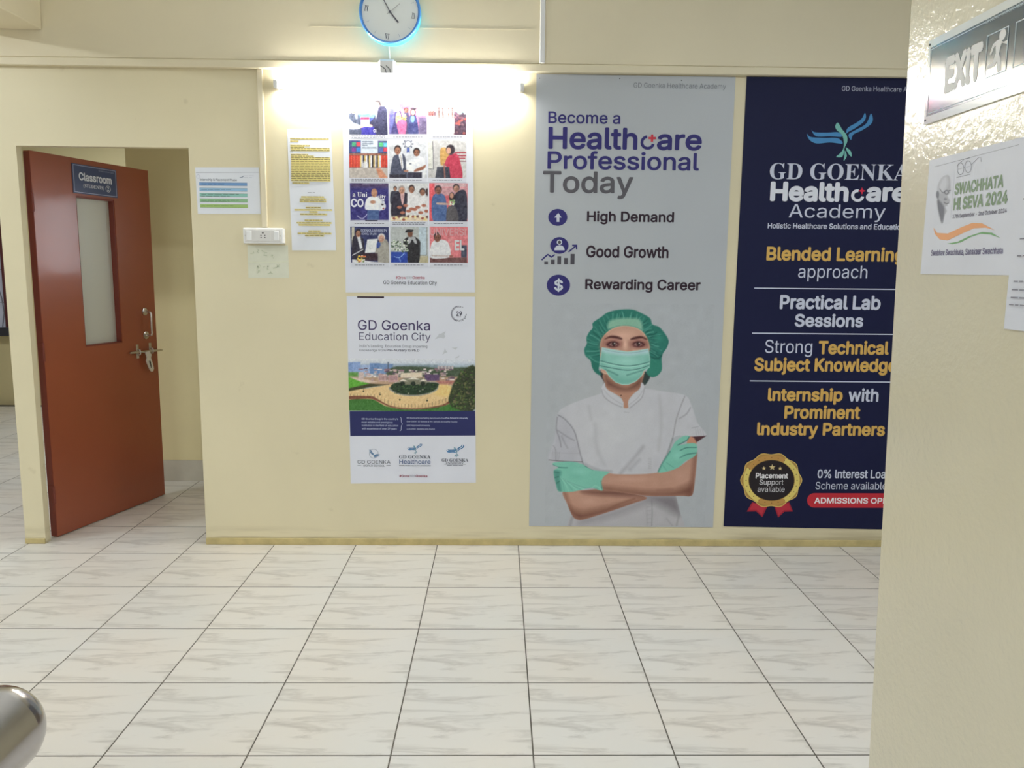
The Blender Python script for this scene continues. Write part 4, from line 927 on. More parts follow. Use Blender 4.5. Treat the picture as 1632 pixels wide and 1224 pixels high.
pr.text('Practical Lab', 360, 350, 922, 432, LW_, 0.028, z=ZD); pr.text('Sessions', 443, 455, 825, 530, LW_, 0.028, z=ZD)
pr.text('Strong', 277, 600, 540, 695, LW_, -0.005, z=ZD); pr.text('Technical', 575, 605, 968, 683, GO, 0.03, z=ZD)
pr.text('Subject Knowledge', 217, 700, 1012, 797, GO, 0.03, z=ZD)
pr.text('Internship', 293, 868, 710, 960, GO, 0.03, z=ZD); pr.text('with', 742, 870, 910, 945, LW_, 0.02, z=ZD)
pr.text('Prominent', 385, 965, 808, 1042, GO, 0.03, z=ZD); pr.text('Industry Partners', 232, 1062, 945, 1152, GO, 0.03, z=ZD)
pr.text('0% Interest Loan', 805, 288, 1385, 358, LW_, 0.018, z=ZE); pr.text('Scheme available', 790, 385, 1350, 445, LW_, -0.002, z=ZE)
pr.build('lettering', b2_)
pr = Print(BP, 0.0006)
for x0, y0, x1 in ((217, 312, 1120), (205, 563, 1110), (192, 829, 1100)): pr.line([(x0, y0), (x1, y0+7*(x1-x0)/790)], 1.7, LW_, z=ZD)
pr.build('divider_line', b2_)
pr = Print(BP, 0.0006); RD = (178, 40, 52)
a = [(780-56*math.sin(math.radians(t))*1.02-0, 531-57*math.cos(math.radians(t))) for t in range(0, 181, 12)]
pr.poly(a+[(1420, 590), (1445, 560), (1445, 505), (1420, 476)], RD, z=ZE); pr.text('ADMISSIONS OPEN', 780, 510, 1405, 557, (226, 216, 222), 0.022, z=ZE); pr.build('red_label', b2_)
pr = Print(BP, 0.0006)
pr.poly([(290, 545), (410, 580), (370, 663), (322, 618), (248, 619)], (148, 30, 48), z=ZE); pr.poly([(465, 580), (582, 545), (612, 618), (545, 620), (495, 666)], (148, 30, 48), z=ZE)
pr.poly([(300, 550), (396, 580), (366, 645), (325, 606), (268, 606)], (172, 44, 60), z=ZE); pr.poly([(476, 585), (575, 552), (596, 606), (540, 608), (500, 648)], (172, 44, 60), z=ZE)
def scal(rx, ry, am, n=120): return [(440+(rx+am*math.cos(10*t*2*math.pi/n))*math.cos(t*2*math.pi/n), 372+(ry+am*math.cos(10*t*2*math.pi/n))*math.sin(t*2*math.pi/n)) for t in range(n)]
pr.poly(scal(236, 212, 8), (204, 176, 98), z=ZE); pr.poly(scal(230, 206, 8), (158, 124, 66), z=ZE)
pr.disc(443, 373, 222, 198, (206, 188, 104), z=ZE, n=72); pr.disc(443, 373, 222, 198, (176, 134, 72), z=ZE, n=24, r0=0.82, a0=60, a1=150); pr.disc(443, 373, 222, 198, (176, 134, 72), z=ZE, n=24, r0=0.82, a0=240, a1=300)
pr.disc(443, 373, 182, 162, (122, 92, 46), z=ZE, n=64); pr.disc(443, 373, 178, 158, (32, 26, 30), z=ZE, n=64)
for k in range(24):
    a = k*2*math.pi/24; pr.disc(443+201*math.cos(a), 373+179*math.sin(a), 4, 4, (90, 66, 36), z=ZE, n=8)
def star(x, y, r, c): pr.poly([(x+(r if k % 2 == 0 else r*0.4)*math.sin(k*math.pi/5), y-(r if k % 2 == 0 else r*0.4)*math.cos(k*math.pi/5)*0.92) for k in range(10)], c, z=ZE)
star(382, 278, 19, (200, 182, 130)); star(447, 270, 27, (200, 182, 130)); star(510, 278, 19, (200, 182, 130))
pr.text('Placement', 317, 315, 572, 358, (216, 214, 216), 0.02, z=ZE); pr.text('Support', 347, 366, 535, 418, (206, 204, 208), 0, z=ZE); pr.text('available', 333, 420, 545, 464, (206, 204, 208), 0, z=ZE)
pr.build('rosette', b2_)

# ---------- photo poster
M_PO = mat('white_poster_paper', (204, 206, 216), 0.45, noise=0.015, nscale=5)
p1 = quad_sheet('poster', BACK, (545.5, 152), (752.5, 152), (757, 466), (551, 466), M_PO, 0.0012, 0.0006); tag(p1, 'white poster with a grid of twelve event photographs', 'poster')
PP = shift(BACK, 0.0018)
pr = Print(PP, 0.0004); ZF = (540, 285, 6.617)
pr.text('#Grow', 600, 1026, 706, 1056, (150, 44, 72), 0.01, z=ZF); pr.text('With', 708, 1026, 776, 1056, (150, 150, 158), 0.0, z=ZF); pr.text('Goenka', 778, 1026, 905, 1056, (150, 44, 72), 0.012, z=ZF)
pr.text('GD Goenka Education City', 470, 1075, 1033, 1124, (50, 50, 62), 0.006, z=ZF)
pr.build('lettering', p1)
BL_, WT, SKN, RDD = (48, 46, 58), (214, 216, 222), (150, 108, 88), (190, 50, 58)
cols = ((556.3, 617.5), (619.7, 680.2), (682.4, 743.2)); rows = ((157, 214.8), (224, 283.7), (292.0, 352.8), (361.4, 418.8))
def person(P, x, y, s, coat, hair=(38, 30, 32), skin=SKN, shirt=None, w=1.0):
    P.poly([(x-0.34*s*w, y+0.30*s), (x-0.12*s, y+0.18*s), (x+0.12*s, y+0.18*s), (x+0.34*s*w, y+0.30*s), (x+0.38*s*w, y+1.2*s), (x-0.38*s*w, y+1.2*s)], coat, 0.6)
    if shirt is not None: P.poly([(x-0.07*s, y+0.17*s), (x+0.07*s, y+0.17*s), (x, y+0.6*s)], shirt, 0.5, curve=False)
    P.ell(x, y-0.03*s, 0.15*s, 0.18*s, hair, 0.3); P.ell(x, y+0.035*s, 0.12*s, 0.15*s, skin, 0.3)
def flower(P, x, y, r, cs, n=26):
    for k in range(n): P.ell(x+r2.uniform(-r, r), y+r2.uniform(-r, r)*0.8, r*0.22, r*0.2, cs[k % len(cs)], 0.4)
def ph(k):
    r, c = divmod(k, 3); x0, x1 = cols[c]; y0, y1 = rows[r]; dx = (0, 0, 1.8, 2.4)[r]; x0 += dx; x1 += dx
    bgs = [(216, 218, 228), (206, 120, 150), (150, 150, 146), (176, 180, 190), (190, 192, 198), (182, 180, 180), (52, 48, 112), (192, 192, 194), (190, 96, 104), (48, 52, 92), (168, 172, 172), (202, 116, 122)]
    P = Paint(PP, x0, y0, x1, y1, 0.0024, bgs[k]); Z4 = (540, 140, 7.096); Z5 = (540, 285, 6.617)
    dark = (44, 42, 56)
    if k == 0:
        P.z = Z4; P.rect(100, 295, 410, 345, (96, 150, 204)); P.rect(230, 340, 560, 440, (72, 84, 168)); P.rect(100, 440, 560, 540, (58, 54, 140))
        P.poly([(115, 300), (210, 295), (240, 340), (250, 430), (245, 540), (110, 540)], (74, 80, 98)); P.poly([(115, 350), (160, 390), (240, 425), (235, 460), (150, 470), (112, 450)], (186, 194, 214)); P.rect(190, 300, 212, 350, (170, 180, 205))
        P.head(172, 262, 36, 34, (188, 160, 140), (150, 148, 152)); P.poly([(395, 340), (435, 235), (480, 205), (545, 250), (552, 540), (430, 540), (400, 450), (340, 430), (350, 390)], (48, 48, 72)); P.poly([(415, 260), (440, 230), (430, 310), (418, 350)], (206, 206, 216))
        P.ell(432, 190, 34, 42, (186, 150, 132), 0.4); P.poly([(395, 160), (430, 138), (470, 150), (480, 205), (455, 195), (445, 165)], (44, 38, 42)); P.rect(248, 330, 345, 440, (218, 196, 206)); P.rect(248, 330, 345, 360, (196, 60, 90)); P.ell(255, 438, 30, 13, (206, 164, 146), .5); P.ell(355, 430, 25, 16, (206, 164, 146), .5)
        P.z = None
    elif k == 1:
        P.z = Z4; P.rect(560, 120, 640, 540, (86, 88, 140), 3); P.ell(760, 190, 100, 60, (206, 70, 110), 0.4, .8); P.line([(640, 220), (720, 150), (820, 150), (800, 240), (700, 300)], 1.2, (236, 200, 216), .8, .8)
        P.line([(860, 260), (900, 200), (930, 270), (980, 210)], 1.2, (236, 206, 220), .8, .8); P.rect(900, 330, 1000, 540, (92, 82, 110), 2); P.poly([(640, 260), (700, 260), (720, 540), (590, 540), (620, 400)], (60, 56, 100)); P.ell(662, 235, 32, 36, (190, 152, 130), .4); P.poly([(650, 300), (690, 280), (700, 380), (650, 400)], (206, 200, 120), 1)
        P.poly([(735, 290), (790, 285), (810, 540), (740, 540)], (58, 54, 84)); P.head(762, 255, 26, 30, (110, 74, 62), (60, 28, 40)); P.poly([(800, 320), (870, 310), (900, 540), (790, 540)], (56, 60, 104)); P.ell(838, 275, 32, 40, (70, 40, 38), .4); P.ell(838, 278, 22, 28, (196, 152, 132), .4); P.poly([(800, 235), (845, 222), (885, 240), (845, 250)], (44, 38, 48))
        P.poly([(815, 330), (850, 325), (850, 380), (820, 380)], (110, 178, 206), 1); P.z = None; flower(P, 640, 188, 7, [(230, 200, 90), (236, 214, 130), (206, 90, 70)]); P.z = Z4
        P.poly([(660, 380), (760, 380), (745, 540), (690, 540)], (206, 92, 130), 1); P.rect(560, 524, 1000, 540, (210, 206, 214)); P.z = None
    elif k == 2:
        P.z = Z4; P.rect(1010, 120, 1120, 300, (150, 152, 160)); P.rect(1120, 120, 1175, 300, (120, 118, 122)); P.rect(1175, 120, 1275, 300, (222, 224, 226)); P.rect(1275, 120, 1320, 300, (112, 122, 120)); P.rect(1318, 120, 1445, 300, (120, 146, 138))
        P.rect(1320, 205, 1400, 225, (200, 216, 210)); P.rect(1025, 200, 1110, 212, (214, 214, 218)); P.rect(1005, 295, 1310, 540, (206, 190, 182)); P.rect(1005, 290, 1310, 310, (170, 150, 140))
        for x in (1130, 1175, 1240, 1282): P.line([(x, 240), (x+4, 335)], 1.9, (88, 62, 60), .8); P.ell(x, 232, 9, 11, (70, 46, 44), .5)
        for q in range(9): P.ell(1015+9*q, 285+5*(q % 3), 13, 26, [(120, 66, 64), (176, 92, 84), (84, 64, 74)][q % 3], .5)
        P.rect(1308, 300, 1445, 540, (70, 52, 66))
        for q in range(34): P.ell(r2.uniform(1312, 1440), r2.uniform(280, 530), 16, 14, [(150, 78, 72), (88, 60, 80), (112, 84, 92), (56, 44, 58)][q % 4], .5, .9)
        P.z = None
    elif k == 3:
        P.z = Z4; P.rect(115, 590, 255, 770, (64, 74, 116)); P.rect(438, 590, 560, 770, (70, 76, 112)); P.rect(250, 590, 440, 770, (186, 196, 208))
        for (x, y, c) in ((148, 615, (70, 150, 110)), (200, 615, (196, 62, 76)), (148, 675, (120, 60, 130)), (200, 675, (60, 120, 186)), (455, 620, (80, 170, 110)), (505, 620, (100, 180, 206)), (505, 675, (190, 60, 80)), (455, 680, (80, 96, 150))): P.rect(x, y, x+44, y+46, c)
        for q, y in enumerate((608, 632, 652, 678)): P.rect(264, y-6, 264+(120, 122, 60, 160)[q], y+6, (84, 90, 108), .8, .75)
        P.rect(120, 740, 556, 905, (70, 50, 62))
        for q in range(26):
            x = 128+17*q; c = [(196, 60, 50), (206, 82, 60)][q % 2] if (x < 240 or x > 470) else [(40, 38, 48), (206, 180, 110), (210, 210, 214)][q % 3]
            P.rect(x-8, 765, x+8, 900, c, .7); P.ell(x, 752, 8, 10, (150, 100, 80), .5)
        P.ell(300, 880, 34, 50, (206, 206, 210), .5, .9); P.rect(118, 905, 560, 1025, (170, 162, 156)); P.poly([(420, 910), (470, 910), (560, 1025), (460, 1025)], (186, 130, 104), 1, curve=False); P.z = None
    elif k == 4:
        P.z = Z4; P.ell(783, 635, 40, 40, (70, 76, 100), .12); P.ell(783, 635, 33, 33, (200, 202, 208), .15)
        for q in range(8): P.ell(783+54*math.cos(q*math.pi/4), 635+48*math.sin(q*math.pi/4), 9, 8, (70, 76, 100), .4)
        P.poly([(768, 678), (800, 678), (800, 738), (784, 722), (768, 738)], (66, 84, 150), .6, curve=False)
        P.poly([(640, 760), (720, 745), (755, 800), (765, 910), (770, 1025), (590, 1025), (585, 930), (610, 800)], (70, 74, 92)); P.poly([(672, 742), (715, 745), (732, 900), (715, 930)], (206, 208, 214), .6, curve=False); P.line([(700, 760), (714, 900)], 1, (150, 140, 130), .5)
        P.head(665, 705, 37, 50, (150, 104, 84), (40, 32, 36)); P.poly([(850, 800), (900, 770), (960, 800), (985, 880), (960, 1025), (840, 1025)], (208, 210, 216)); P.head(880, 730, 36, 46, (128, 84, 66), (34, 28, 30))
        P.poly([(985, 870), (960, 920), (860, 950), (860, 925), (940, 890)], (140, 94, 76)); P.rect(760, 835, 850, 940, (214, 216, 222)); P.rect(795, 850, 822, 866, (90, 96, 110)); P.ell(760, 940, 26, 12, (160, 112, 92), .5); P.rect(780, 955, 940, 1025, (48, 46, 62)); P.rect(570, 980, 760, 1025, (44, 42, 54)); P.z = None
    elif k == 5:
        P.z = Z4; P.rect(1010, 600, 1062, 920, (196, 196, 190)); P.line([(1062, 605), (1070, 920), (1012, 915)], .8, (70, 70, 76), .5, curve=False); P.rect(1310, 725, 1450, 740, (150, 52, 66)); P.rect(1345, 760, 1450, 775, (150, 52, 66)); P.rect(1360, 790, 1430, 804, (150, 52, 66)); P.rect(1370, 825, 1450, 835, (110, 60, 72))
        P.poly([(1150, 690), (1230, 690), (1250, 800), (1190, 870), (1150, 860)], (190, 150, 92)); P.poly([(1240, 770), (1330, 745), (1372, 830), (1395, 1025), (1255, 1025), (1225, 900), (1195, 870)], (176, 60, 82)); P.ell(1262, 700, 50, 58, (50, 42, 50), .25); P.ell(1242, 712, 26, 38, (196, 152, 132), .3)
        P.poly([(1110, 895), (1250, 895), (1262, 1025), (1090, 1025)], (58, 60, 72), curve=False); P.line([(1190, 860), (1200, 1020)], 2, (150, 100, 90), .8); P.grain(3); P.z = None
    elif k == 6:
        P.z = Z5; P.rect(125, 40, 530, 90, (80, 60, 80), 4, .8); P.rect(250, 50, 450, 60, (170, 170, 180), 1.2, .6)
        P.line([(195, 390), (250, 420), (302, 370)], 1.0, (200, 200, 220), .6)
        P.poly([(295, 210), (345, 185), (410, 190), (455, 240), (450, 330), (300, 330), (275, 290)], (214, 216, 224)); P.rect(300, 330, 425, 435, (70, 92, 138)); P.ell(374, 148, 32, 46, (170, 124, 100), .25); P.ell(360, 245, 28, 18, (170, 124, 100), .5)
        P.ell(460, 290, 36, 40, (206, 208, 214), .3); P.ell(460, 270, 14, 10, (60, 50, 60), .5); P.ell(470, 312, 10, 8, (150, 60, 60), .5); P.rect(130, 435, 530, 450, (190, 190, 200)); P.rect(280, 436, 410, 448, (60, 56, 60)); P.z = None
    elif k == 7:
        P.z = Z5; person(P, 594, 105, 130, (56, 56, 70)); P.poly([(590, 160), (700, 145), (735, 200), (720, 400), (570, 410), (550, 300)], (44, 40, 54)); P.poly([(650, 150), (690, 150), (680, 260), (664, 260)], (196, 160, 160)); P.head(665, 118, 34, 42, (186, 140, 118), (150, 140, 136))
        P.poly([(730, 150), (810, 145), (850, 210), (840, 400), (710, 400), (722, 240)], (208, 206, 208)); P.head(768, 110, 30, 42, (150, 104, 84), (40, 30, 32)); P.poly([(840, 210), (925, 200), (940, 400), (830, 400)], (206, 204, 206)); P.head(882, 140, 30, 38, (150, 106, 86), (44, 34, 36)); P.ell(935, 140, 20, 40, (60, 44, 44), .4)
        for q in range(10): P.ell(640+32*q, 300+20*math.sin(q*2.1)+40*(q % 2), 26, 16, (160, 100, 82), .5)
        P.rect(545, 395, 940, 455, (206, 190, 168), 2)
        for q in range(16): P.ell(560+25*q, 405+r2.uniform(-10, 25), 18, 14, [(226, 216, 190), (150, 84, 70), (214, 196, 140), (100, 66, 60)][q % 4], .5)
        P.z = None
    elif k == 8:
        P.z = Z5; P.rect(1010, 50, 1350, 90, (188, 176, 180), 1.5, .8); P.rect(1070, 95, 1350, 175, (180, 170, 174), 1, .6); P.rect(950, 50, 1000, 420, (206, 84, 92), 2)
        P.poly([(1000, 170), (1080, 155), (1130, 220), (1130, 450), (1000, 450), (978, 280)], (74, 96, 140)); P.head(1048, 120, 36, 46, (128, 84, 72), (48, 40, 46)); P.poly([(1220, 170), (1300, 115), (1348, 170), (1350, 450), (1250, 450), (1190, 300)], (48, 48, 64)); P.head(1238, 100, 33, 42, (170, 126, 108), (44, 40, 44))
        P.ell(1192, 190, 30, 48, (44, 38, 42), .3); P.ell(1190, 178, 20, 28, (176, 130, 110), .3); P.poly([(1150, 300), (1230, 300), (1260, 450), (1140, 450)], (84, 80, 84)); P.poly([(1040, 250), (1150, 258), (1150, 275), (1040, 270)], (176, 150, 140)); P.z = None; flower(P, 719.5, 323, 5, [(190, 206, 160), (214, 216, 206), (120, 150, 90)]); P.grain(3)
    elif k == 9:
        P.z = Z5; P.rect(135, 510, 165, 720, (180, 176, 160)); P.poly([(145, 630), (205, 600), (260, 640), (275, 760), (280, 850), (150, 860)], (46, 42, 56)); P.poly([(190, 605), (225, 605), (250, 730), (225, 740)], (206, 208, 214), .5, curve=False); P.head(205, 575, 30, 42, (160, 116, 96), (36, 30, 34))
        P.poly([(300, 640), (410, 632), (395, 775), (275, 785)], (210, 212, 214), .6, curve=False); P.poly([(430, 660), (500, 640), (530, 720), (530, 885), (420, 885), (410, 820), (380, 790)], (150, 146, 138)); P.head(450, 625, 36, 44, (182, 140, 122), (198, 196, 196)); P.poly([(405, 670), (440, 680), (430, 720), (400, 730)], (56, 76, 140))
        P.line([(145, 805), (255, 745)], 1.4, (206, 206, 210), .5); P.rect(250, 785, 410, 860, (58, 40, 48), 1); P.poly([(140, 850), (250, 860), (420, 880), (530, 890), (140, 890)], (200, 200, 206), .6, curve=False); P.z = None; flower(P, 576, 413, 6.5, [(226, 196, 90), (206, 110, 70), (226, 220, 190), (110, 130, 80)])
    elif k == 10:
        P.z = Z5; P.rect(845, 510, 930, 805, (176, 190, 200)); P.line([(925, 512), (925, 805), (850, 805)], .8, (90, 90, 90), .5, curve=False); P.rect(850, 815, 945, 890, (168, 160, 132), 1); P.rect(550, 770, 725, 890, (40, 66, 150)); P.line([(585, 820), (640, 830), (690, 785)], .9, (150, 180, 220), .5); P.line([(640, 840), (650, 870)], .9, (150, 180, 220), .5)
        P.poly([(690, 640), (740, 610), (800, 610), (850, 650), (860, 700), (840, 890), (735, 890), (720, 760), (680, 690)], (38, 36, 40)); P.poly([(735, 615), (765, 612), (800, 612), (825, 680), (800, 680), (775, 640), (750, 680), (725, 680)], (160, 162, 166)); P.ell(752, 578, 28, 38, (110, 74, 60), .3); P.poly([(703, 565), (720, 535), (785, 538), (770, 560)], (30, 28, 32))
        for q in range(70): P.ell(r2.uniform(552, 730), r2.uniform(650, 770), 9, 7, [(196, 206, 190), (60, 80, 56), (214, 216, 206), (84, 104, 74)][q % 4], .5)
        P.z = None
    elif k == 11:
        P.z = Z5; P.rect(1160, 620, 1200, 760, (206, 150, 150), 2, .6); P.rect(958, 830, 1352, 892, (104, 72, 72)); P.rect(1290, 700, 1350, 830, (70, 74, 92)); P.poly([(1000, 655), (1080, 640), (1150, 670), (1180, 780), (1150, 832), (965, 832), (968, 720)], (206, 206, 210)); P.head(1040, 618, 36, 50, (128, 84, 70), (44, 36, 40))
        P.line([(985, 810), (1150, 815)], 1.2, (150, 120, 110), 1.2, .7); P.ell(1185, 815, 22, 10, (140, 90, 80), .5); P.z = None
    P.mottle(7, 5); P.mottle(6, 2); P.grain(3.0)
    P.build('photograph', p1, 0.0003)
for k in range(12): ph(k)
pr = Print(PP, 0.0006)      # lettering that shows inside the photographs
pr.text('CI', 390, 470, 426, 502, (226, 226, 236), 0.01, z=(540, 140, 7.096))
pr.text('a Uni', 145, 140, 300, 192, (214, 214, 226), -0.01, 'serif', z=ZF); pr.text('sity', 412, 165, 495, 215, (214, 214, 226), -0.01, 'serif', z=ZF); pr.text('CO', 127, 208, 262, 300, (206, 208, 222), 0.03, z=ZF); pr.text('S', 438, 212, 484, 262, (206, 208, 222), 0.03, z=ZF)
pr.text('UNIVERSI', 962, 522, 1345, 600, (196, 150, 154), 0.01, z=ZF); pr.text('EL', 1222, 645, 1325, 755, (196, 196, 200), 0.03, z=ZF)
pr.text('GOENKA UNIVERSITY', 232, 532, 508, 562, (176, 182, 206), 0.01, z=ZF); pr.text('SCHOOL OF LAW', 240, 568, 398, 592, (176, 182, 206), 0.01, z=ZF)
pr.build('lettering', p1, 'words printed inside the small photographs')
def dashes(pr, x0, x1, y, c, wd=0.8, z=None, seed=1, lo=6, hi=22, gap=3):
    """a line of print too small to read: word-length strokes"""
    if z: x0, x1, y = z[0]+x0/z[2], z[0]+x1/z[2], z[1]+y/z[2]; lo, hi, gap = lo/z[2]*3, hi/z[2]*3, gap/z[2]*3
    rr = random.Random(seed); x = x0
    while x < x1-0.5:
        w_ = min(rr.uniform(lo, hi), x1-x); pr.rect(x, y-wd/2, x+w_, y+wd/2, c); x += w_+gap
for k in range(12):
    pr = Print(PP, 0.0004); r, c = divmod(k, 3); x0, x1 = cols[c]; dx = (0, 0, 1.8, 2.4)[r]; y = rows[r][1]
    pr.rect(x0+dx, y+0.2, x1+dx, y+6.6, (196, 198, 208))
    two = k in (0, 3, 7)
    for q in range(2 if two else 1): dashes(pr, x0+dx+(4 if two else 7), x1+dx-(4 if two else 7), y+(2.0+2.4*q if two else 3.4), (92, 92, 104), 1.0, seed=k*3+q, lo=2, hi=5.5, gap=1.0)
    pr.build('caption', p1)

# ---------- education city poster
p2 = quad_sheet('poster', BACK, (552.5, 472), (757, 473), (758.5, 769), (559, 770.5), M_PO, 0.0012, 0.0006); tag(p2, 'white poster of a campus aerial view with a navy text band', 'poster')
ZG = (540, 460, 6.8); ZH = (540, 610, 6.995)
P = Paint(PP, 555.6, 572, 757.4, 655.2, 0.0024, (204, 206, 214))
P.z = ZG
t = np.clip((P.Y-572)/10.0, 0, 1)[..., None]; P.C = P.C*(1-t)+np.array((188, 196, 208))*t
t = np.clip((P.Y-578)/8.0, 0, 1)[..., None]; P.C = P.C*(1-t)+np.array((150, 166, 180))*t
for x0, y0, x1, c in ((100, 800, 165, (120, 144, 188)), (150, 795, 235, (132, 154, 196)), (235, 825, 340, (150, 168, 200)), (335, 808, 450, (104, 132, 176)), (440, 815, 590, (112, 138, 178)), (528, 795, 541, (84, 96, 116)), (585, 822, 760, (150, 164, 182)), (760, 825, 1070, (130, 146, 158))): P.rect(x0, y0, x1, 920, c, .7)
P.poly([(590, 850), (900, 845), (1080, 860), (1480, 860), (1480, 980), (590, 960)], (70, 84, 66), 1.5)
for k in range(9): P.rect(1072+19*k, 838+4*(k % 2), 1088+19*k, 880, [(190, 176, 176), (150, 140, 146)][k % 2], .5)
P.rect(1400, 840, 1480, 885, (190, 186, 180), .7); P.rect(100, 905, 210, 960, (96, 142, 70), 1.5); P.rect(100, 955, 1300, 1050, (176, 146, 122), 2)
P.poly([(100, 965), (150, 970), (330, 1030), (330, 1055), (110, 1110)], (92, 158, 56), 1); P.poly([(120, 960), (300, 985), (420, 1010), (330, 1020), (240, 1010)], (206, 186, 172), 1, curve=False)
for k in range(120):
    x = r2.uniform(205, 1220); y = r2.uniform(872, 1000)-abs(x-720)*0.03; w_, h_ = r2.uniform(18, 60), r2.uniform(6, 20)
    P.rect(x, y, x+w_, y+h_, [(206, 190, 186), (176, 146, 148), (96, 74, 96), (218, 208, 204), (134, 102, 116), (190, 164, 160)][k % 6], .5, .95)
P.poly([(670, 915), (900, 905), (905, 960), (670, 965)], (214, 198, 178), .7, curve=False); P.rect(535, 935, 640, 1015, (186, 150, 148), .6); P.rect(430, 930, 520, 1005, (190, 160, 156), .6); P.rect(215, 905, 270, 985, (196, 176, 172), .6); P.rect(930, 930, 1090, 1000, (92, 72, 104), .8)
for k in range(14): P.rect(440+14*k, 948+2*(k % 3), 446+14*k, 990, (110, 84, 96), .4, .8)
P.rect(90, 1110, 1490, 1310, (206, 176, 130), 1)
P.poly([(110, 1115), (300, 1080), (560, 1040), (760, 1030), (1060, 1030), (1210, 1060), (1235, 1115), (1170, 1180), (1000, 1230), (760, 1280), (430, 1300), (110, 1300)], (214, 184, 136), .8)
P.ell(1140, 1100, 120, 70, (222, 190, 122), .5, .8); P.poly([(110, 1080), (330, 1030), (540, 1040), (330, 1068), (110, 1112)], (66, 66, 44), .9, curve=False); P.rect(1060, 1000, 1260, 1035, (170, 112, 104), 2)
P.poly([(545, 1070), (600, 1050), (640, 1010), (1040, 1010), (1080, 1060), (1050, 1110), (940, 1150), (800, 1165), (660, 1150), (560, 1105)], (150, 146, 138), .7); P.poly([(560, 1068), (640, 1020), (1040, 1020), (1072, 1060), (1030, 1105), (930, 1140), (800, 1152), (670, 1140), (580, 1100)], (40, 58, 40), .9)
P.poly([(650, 1000), (700, 970), (930, 970), (960, 1000), (945, 1040), (670, 1040)], (120, 118, 100), .8, curve=False)
P.poly([(740, 985), (810, 955), (880, 985)], (216, 208, 194), .6, curve=False); P.poly([(645, 1005), (695, 978), (750, 1005)], (206, 196, 184), .6, curve=False); P.poly([(870, 1005), (920, 975), (960, 1003)], (206, 196, 184), .6, curve=False)
for x in (690, 805, 912): P.ell(x, 1030, 26, 24, (36, 44, 36), .4)
for k in range(60): P.ell(r2.uniform(590, 1040), r2.uniform(1040, 1135), 9, 6, [(70, 96, 54), (26, 40, 30), (160, 160, 140)][k % 3 if k % 7 == 0 else k % 2], .5, .9)
P.z = ZH
P.poly([(110, 200), (330, 182), (400, 195), (520, 262), (700, 296), (900, 300), (1265, 235), (1530, 330), (110, 330)], (64, 112, 52), .8, curve=False)
P.poly([(118, 190), (330, 182), (400, 195), (520, 262), (700, 298), (900, 300), (1265, 235), (1280, 320), (118, 320)], (64, 112, 52), .8); P.poly([(118, 150), (360, 150), (430, 180), (600, 262), (860, 285), (1150, 245), (1260, 175), (1262, 200), (1160, 262), (860, 298), (600, 278), (430, 205), (340, 178), (118, 185)], (120, 74, 58), .8)
for k in range(30):
    x = 130+38*k; y = 150 if x < 380 else (150+(x-380)*0.42 if x < 640 else (258+8*math.sin((x-640)/160) if x < 1000 else 258-(x-1000)*0.3)); P.line([(x, y-26), (x, y+12)], .45, (70, 50, 40), .4, .8)
for x, y in ((275, 95), (460, 130), (680, 190), (985, 200), (880, 120)): P.line([(x, y-22), (x, y+10)], .5, (40, 40, 30), .4); P.ell(x, y, 10, 8, (50, 50, 34), .5)
P.z = ZG; P.poly([(1480, 850), (1330, 900), (1290, 960), (1240, 1030), (1210, 1120), (1190, 1220), (1260, 1300), (1480, 1300)], (52, 62, 40), 1.2)
for k in range(240):
    x = r2.uniform(1195, 1490); y = r2.uniform(880, 1300)
    if x < 1210+abs(1190-y)*0.35: continue
    P.ell(x, y, r2.uniform(6, 16), r2.uniform(5, 12), [(84, 92, 52), (34, 42, 30), (104, 100, 70), (60, 56, 50), (76, 104, 50)][k % 5], .5, .9)
P.mottle(6, 3); P.mottle(5, 1); P.grain(3)
P.build('campus_picture', p2, 0.0003, 'printed aerial picture of a campus with a round drive')
pr = Print(PP, 0.0004)
pr.rect(198, 84, 490, 102, (44, 28, 44), z=ZG)
pr.text('GD Goenka', 207, 342, 988, 452, (62, 52, 92), 0.006, z=ZG); pr.text('Education City', 220, 475, 995, 582, (76, 72, 100), -0.012, z=ZG)
pr.text("India's Leading  Education Group Imparting", 223, 608, 960, 645, (104, 106, 118), 0, z=ZG); pr.text('Knowledge from', 223, 654, 508, 686, (104, 106, 118), 0, z=ZG); pr.text('Pre-Nursery to Ph.D', 517, 654, 872, 688, (88, 88, 104), 0.015, z=ZG)
pr.build('heading', p2)
pr = Print(PP, 0.0004); pr.disc(1303, 272, 88, 88, (120, 120, 134), z=ZG, r0=0.90, a0=100, a1=250, n=30); pr.disc(1303, 272, 76, 76, (140, 140, 150), z=ZG, r0=0.93, a0=70, a1=260, n=30); pr.text('29', 1272, 245, 1335, 297, (52, 50, 66), 0.02, z=ZG); pr.rect(1282, 303, 1325, 309, (170, 170, 180), z=ZG)
s_ = 'GDGOENKA'
for k, ch in enumerate(s_):
    a = math.radians(238+k*(16.5)); x, y = 1303+77*math.cos(a), 272-77*math.sin(a); pr.text(ch, x-8, y-9, x+8, y+9, (70, 68, 84), 0.0, z=ZG)
for k in range(11):
    a = math.radians(60+k*16); x, y = 1303+82*math.cos(a), 272-82*math.sin(a); pr.disc(x, y, 4.5, 4.5, (120, 120, 132), z=ZG, n=8)
pr.build('round_seal', p2)
BG_ = (184, 187, 194)
